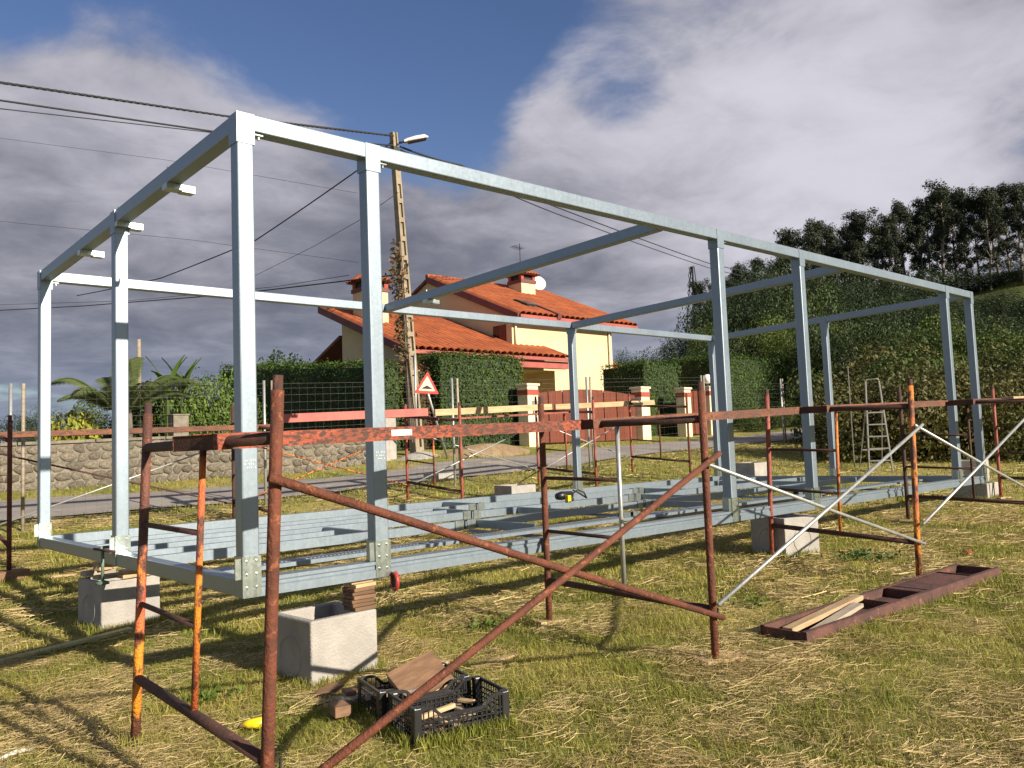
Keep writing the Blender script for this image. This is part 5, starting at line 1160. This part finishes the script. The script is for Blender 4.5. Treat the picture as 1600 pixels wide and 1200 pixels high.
def ordinal(n):
    a_ = ('zeroth', 'first', 'second', 'third', 'fourth', 'fifth', 'sixth', 'seventh', 'eighth', 'ninth', 'tenth', 'eleventh', 'twelfth', 'thirteenth', 'fourteenth', 'fifteenth', 'sixteenth', 'seventeenth', 'eighteenth', 'nineteenth')
    if n < 20: return a_[n]
    t_ = ('twent', 'thirt', 'fort', 'fift')[n//10-2]; return t_+'ieth' if n % 10 == 0 else t_+'y-'+a_[n % 10]
for i, (px, ty) in enumerate(ET):
    d = 112+random.uniform(-8, 14) if px > 1125 else 98; dr_ = ray(px, ty); hd = np.hypot(dr_[0], dr_[1]); x, y = CAM[0]+dr_[0]/hd*d, CAM[1]+dr_[1]/hd*d; zt_ = CAM[2]+dr_[2]/hd*d
    g0 = G(x, y); hh = max(6., zt_-g0); s_ = hh/17.6
    o = thing('eucalyptus_tree', (x, y, g0), 'eucalyptus in the dark hilltop row, %s from the left' % ordinal(SORT.index(px)+1-sum(q <= 1125 for q in SORT)) if px > 1125 else ('slender eucalyptus left of the hilltop row, under the pylon' if px < 1100 else 'slender eucalyptus left of the hilltop row, nearer the tall post'), 'tree', 'eucalyptus trees on the hilltop' if px > 1125 else 'two lone eucalyptus trees')
    me, tm, org = EP[i % 5]
    wz = min(s_*random.uniform(.8, 1.1), 1.2)
    for nm_, m_, lc in (('crown', me, V((0, 0, 0))), ('trunk', tm, org)):
        c_ = bpy.data.objects.new(nm_, m_); col.objects.link(c_); c_.parent = o; c_.location = V((lc.x*wz, lc.y*wz, lc.z*s_)); c_.scale = (wz, wz, s_)
    o.rotation_euler = (0, 0, random.uniform(0, 6.28))
# dark understory below the eucalyptus
for i, (px, ty) in enumerate(((1180, 448), (1230, 446), (1290, 440), (1350, 436), (1410, 432), (1470, 426), (1530, 418), (1590, 410), (1650, 405))):
    bush(px, 106+4*(i % 2), 14, ty+10, 'dark', 'dark undergrowth at the foot of the hilltop eucalyptus, %s clump from the left' % ORD[i], 'undergrowth under the eucalyptus', 'undergrowth_bush')
# far pole and pylon
p = at(218, 700, 60); q = V((p.x, p.y, G(p.x, p.y))); tag(MB().tube([q, at(217, 530, 60)], [.2, .13], 8).build('distant_pole', 'concrete_pole', None, True), 'slim distant concrete pole right of the palm', 'pole')
p = at(1082, 480, 125); q = V((p.x, p.y, G(p.x, p.y))); tp = at(1082, 416, 125); b = MB(); hh = tp.z-q.z
for sx in (-1, 1):
    for sy in (-1, 1): b.tube([q+V((sx*1.3, sy*1.3, 0)), V((tp.x+sx*.15, tp.y+sy*.15, tp.z))], .09, 4)
for k_ in range(12):
    f0, f1 = k_/12, (k_+1)/12; w0, w1 = 1.3*(1-f0)+.15*f0, 1.3*(1-f1)+.15*f1
    for (a_, c_) in (((-1, -1), (1, -1)), ((1, -1), (1, 1)), ((1, 1), (-1, 1)), ((-1, 1), (-1, -1))):
        b.tube([q+V((a_[0]*w0, a_[1]*w0, hh*f0)), q+V((c_[0]*w1, c_[1]*w1, hh*f1))], .05, 3)
tag(b.build('lattice_pylon', 'dark_metal'), 'distant steel lattice pylon on the hill by the lone eucalyptus', 'pylon')

# broad-leaved weeds in the grass
for px, py, n_, sp, lb in ((1350, 875, 220, .22, 'patch of dark broad-leaved weeds right of the middle block'), (760, 985, 60, .12, 'green weed clump behind the crates'), (560, 1010, 0, 0, ''), (1180, 950, 40, .09, 'little weed left of the rusty tray'), (330, 1100, 60, .11, 'weed tuft beside the near left scaffold')):
    if not n_: continue
    p = hit(px, py); o = thing('weed_plant', p, lb, 'weed', 'weeds in the field'); c_ = np.array(p)+np.c_[rng.normal(size=n_)*sp, rng.normal(size=n_)*sp*.7, .03+.05*rng.random(n_)]
    bulk('leaves', leaf_quads(c_, .055, .45, 0, .5), 4, 'leaf_light' if n_ < 100 else 'leaf_hedge', o)
# ------------------------------------------------------------------ grass and mown hay
def vnoise(x, y, s, seed):
    r_ = np.random.default_rng(seed); g = r_.random((64, 64)); x = x*s; y = y*s; xi = np.floor(x).astype(int); yi = np.floor(y).astype(int); fx_, fy_ = x-xi, y-yi; fx_ = fx_*fx_*(3-2*fx_); fy_ = fy_*fy_*(3-2*fy_)
    a_ = g[xi % 64, yi % 64]; b_ = g[(xi+1) % 64, yi % 64]; c_ = g[xi % 64, (yi+1) % 64]; d_ = g[(xi+1) % 64, (yi+1) % 64]
    return (a_*(1-fx_)+b_*fx_)*(1-fy_)+(c_*(1-fx_)+d_*fx_)*fy_
def scatter(n, d0, d1, spread=R(50)):
    d = np.sqrt(d0*d0+(d1*d1-d0*d0)*rng.random(n)); a_ = YAW+(rng.random(n)*2-1)*spread; return CAM[0]+d*np.sin(a_), CAM[1]+d*np.cos(a_), d
BLK = [(0.44, -.02, .56, .54), (0, 2.87, .58, .55), (6.0, -.25, .65, .62)]
def clear(x, y):
    ok = ~((y > 9.9) & (y < 12.6)) & (y < 13.9)
    for bx, by, w_, h_ in BLK: ok &= ~((x > bx) & (x < bx+w_) & (y > by) & (y < by+h_))
    u_ = (x-.30)*ca.x+(y+1.35)*ca.y; v_ = (x-.30)*cb.x+(y+1.35)*cb.y; ok &= ~((u_ > -.05) & (u_ < .57) & (v_ > 0) & (v_ < .78))
    ok &= ~((x > 3.13) & (x < 6.22) & (np.abs(y+1.90+(x-4.68)*.079) < .2)); return ok
def blades(n, d0, d1, hgt, wid, lean, name):
    x, y, d = scatter(n, d0, d1); m_ = clear(x, y); x, y = x[m_], y[m_]
    tuft = vnoise(x, y, 2.6, 1)*.6+vnoise(x, y, 7.0, 2)*.4
    keep = rng.random(len(x)) < (.35+1.1*tuft); x, y, tuft = x[keep], y[keep], tuft[keep]; n = len(x); z = GA(x, y)+.012*np.sin(x*3.1+y*1.7)+.010*np.sin(y*4.3-x*2.2)-.004
    h_ = hgt*(.45+.9*rng.random(n))*(.55+.9*tuft); a_ = rng.random(n)*6.283; w_ = wid*(.6+.8*rng.random(n)); l_ = h_*lean*(.3+1.2*rng.random(n)); b_ = a_+1.57+rng.normal(size=n)*.6
    P = np.c_[x, y, z]; s_ = np.c_[np.cos(a_), np.sin(a_), 0*a_]*(w_/2)[:, None]; ln = np.c_[np.cos(b_), np.sin(b_), 0*b_]*l_[:, None]
    m1 = P+ln*.35+np.c_[0*h_, 0*h_, h_*.62]; tp = P+ln+np.c_[0*h_, 0*h_, h_]
    return np.stack([P-s_, P+s_, m1+s_*.8, m1-s_*.8, tp], 1).reshape(-1, 3)
Q = np.concatenate([blades(265000, 1.7, 7.5, .048, .0040, .9, ''), blades(180000, 7.5, 14, .055, .0075, .8, ''), blades(80000, 14, 30, .07, .016, .8, '')])
# longer unmown blades around whatever stands in the field
ring_ = []
def fringe(x, y, n_, h_=.085):
    n_ = len(x); z = GA(x, y)-.004; a_ = rng.random(n_)*6.283; b_ = rng.random(n_)*6.283; hh_ = h_*(.4+.9*rng.random(n_)); P = np.c_[x, y, z]; s_ = np.c_[np.cos(a_), np.sin(a_), 0*a_]*.0024; l_ = np.c_[np.cos(b_), np.sin(b_), 0*b_]*(hh_*.6*rng.random(n_))[:, None]
    m1 = P+l_*.35+np.c_[0*hh_, 0*hh_, hh_*.62]; tp = P+l_+np.c_[0*hh_, 0*hh_, hh_]; ring_.append(np.stack([P-s_, P+s_, m1+s_*.8, m1-s_*.8, tp], 1).reshape(-1, 3))
for bx, by, w_, h_ in ((.44, -.02, .52, .52), (0, 2.87, .53, .53), (6.07, -.2, .58, .58), (12.42, -.06, .52, .52)):
    t_ = rng.random(1500)*4; e_ = np.floor(t_).astype(int); f_ = t_-e_; o_ = np.abs(rng.normal(size=1500))*.035
    x = bx+w_*np.select([e_ == 0, e_ == 1, e_ == 2], [f_, 1, 1-f_], 0)+np.select([e_ == 1, e_ == 3], [o_, -o_], 0); y = by+h_*np.select([e_ == 0, e_ == 1, e_ == 2], [0, f_, 1], 1-f_)+np.select([e_ == 0, e_ == 2], [-o_, o_], 0); fringe(x, y, 1500)
for Sx in (S1, S2, S3, S4, S5):
    for t_ in (0, 1): p = Sx(t_, 0); fringe(p.x+rng.normal(size=160)*.05, p.y+rng.normal(size=160)*.05, 160, .075)
t_ = rng.random(900); sd = np.where(rng.random(900) < .5, -1, 1); fringe(3.16+3.04*t_+rng.normal(size=900)*.02, -1.78-.24*t_+sd*(.20+np.abs(rng.normal(size=900))*.03), 900, .07)
for u0, v0 in ((0, 0),):
    t_ = rng.random(700); fringe(*[np.array(c0)[i]+np.array(ca)[i]*.56*t_-np.array(cb)[i]*(.01+np.abs(rng.normal(size=700))*.03) for i in (0, 1)], 700, .07); fringe(*[np.array(c0)[i]+np.array(cb)[i]*.78*t_-np.array(ca)[i]*(.02+np.abs(rng.normal(size=700))*.03) for i in (0, 1)], 700, .07)
Q = np.concatenate([Q]+ring_)
o = bulk('grass', Q, 5, 'grass_blade', None, 'stuff', None, [(0, 1, 2, 3), (3, 2, 4)]); tag(o, 'short mown grass covering the field', 'grass')
def hay(n, d0, d1, ln0, ln1, wid):
    x, y, d = scatter(n, d0, d1); m_ = clear(x, y) & (y < 9.8); x, y = x[m_], y[m_]
    cl = vnoise(x, y, 1.1, 11)*.55+vnoise(x, y, 3.4, 12)*.45; keep = rng.random(len(x)) < np.clip((cl-.28)*2.6, .06, 1); x, y, cl = x[keep], y[keep], cl[keep]; n = len(x)
    z = GA(x, y)+.008+.05*rng.random(n)*np.clip(cl*1.5, .2, 1); l_ = ln0+(ln1-ln0)*rng.random(n)**1.6; a_ = vnoise(x, y, 1.6, 13)*7+rng.normal(size=n)*.8; dz = rng.normal(size=n)*.10
    d_ = np.c_[np.cos(a_), np.sin(a_), dz]; sd = np.c_[-np.sin(a_), np.cos(a_), rng.normal(size=n)*.8]; sd /= np.linalg.norm(sd, axis=1)[:, None]; w_ = sd*(wid*(.6+.8*rng.random(n))/2)[:, None]
    P = np.c_[x, y, z]; c_ = np.c_[-np.sin(a_), np.cos(a_), .35+0*a_]*(l_*rng.normal(size=n)*.16)[:, None]
    p0 = P-d_*(l_/2)[:, None]; p2 = P+d_*(l_/2)[:, None]; pm = P+c_; pm[:, 2] = np.maximum(pm[:, 2], P[:, 2]-.01)
    return np.stack([p0-w_, p0+w_, pm+w_, pm-w_, p2+w_, p2-w_], 1).reshape(-1, 3)
Q = np.concatenate([hay(190000, 1.7, 7.5, .05, .19, .0025), hay(112000, 7.5, 15, .08, .28, .0055), hay(26000, 15, 28, .1, .4, .012)])
o = bulk('dry_hay', Q, 6, 'straw', None, 'stuff', None, [(0, 1, 2, 3), (3, 2, 4, 5)]); tag(o, 'dry straw-coloured hay left lying over the mown grass', 'hay')
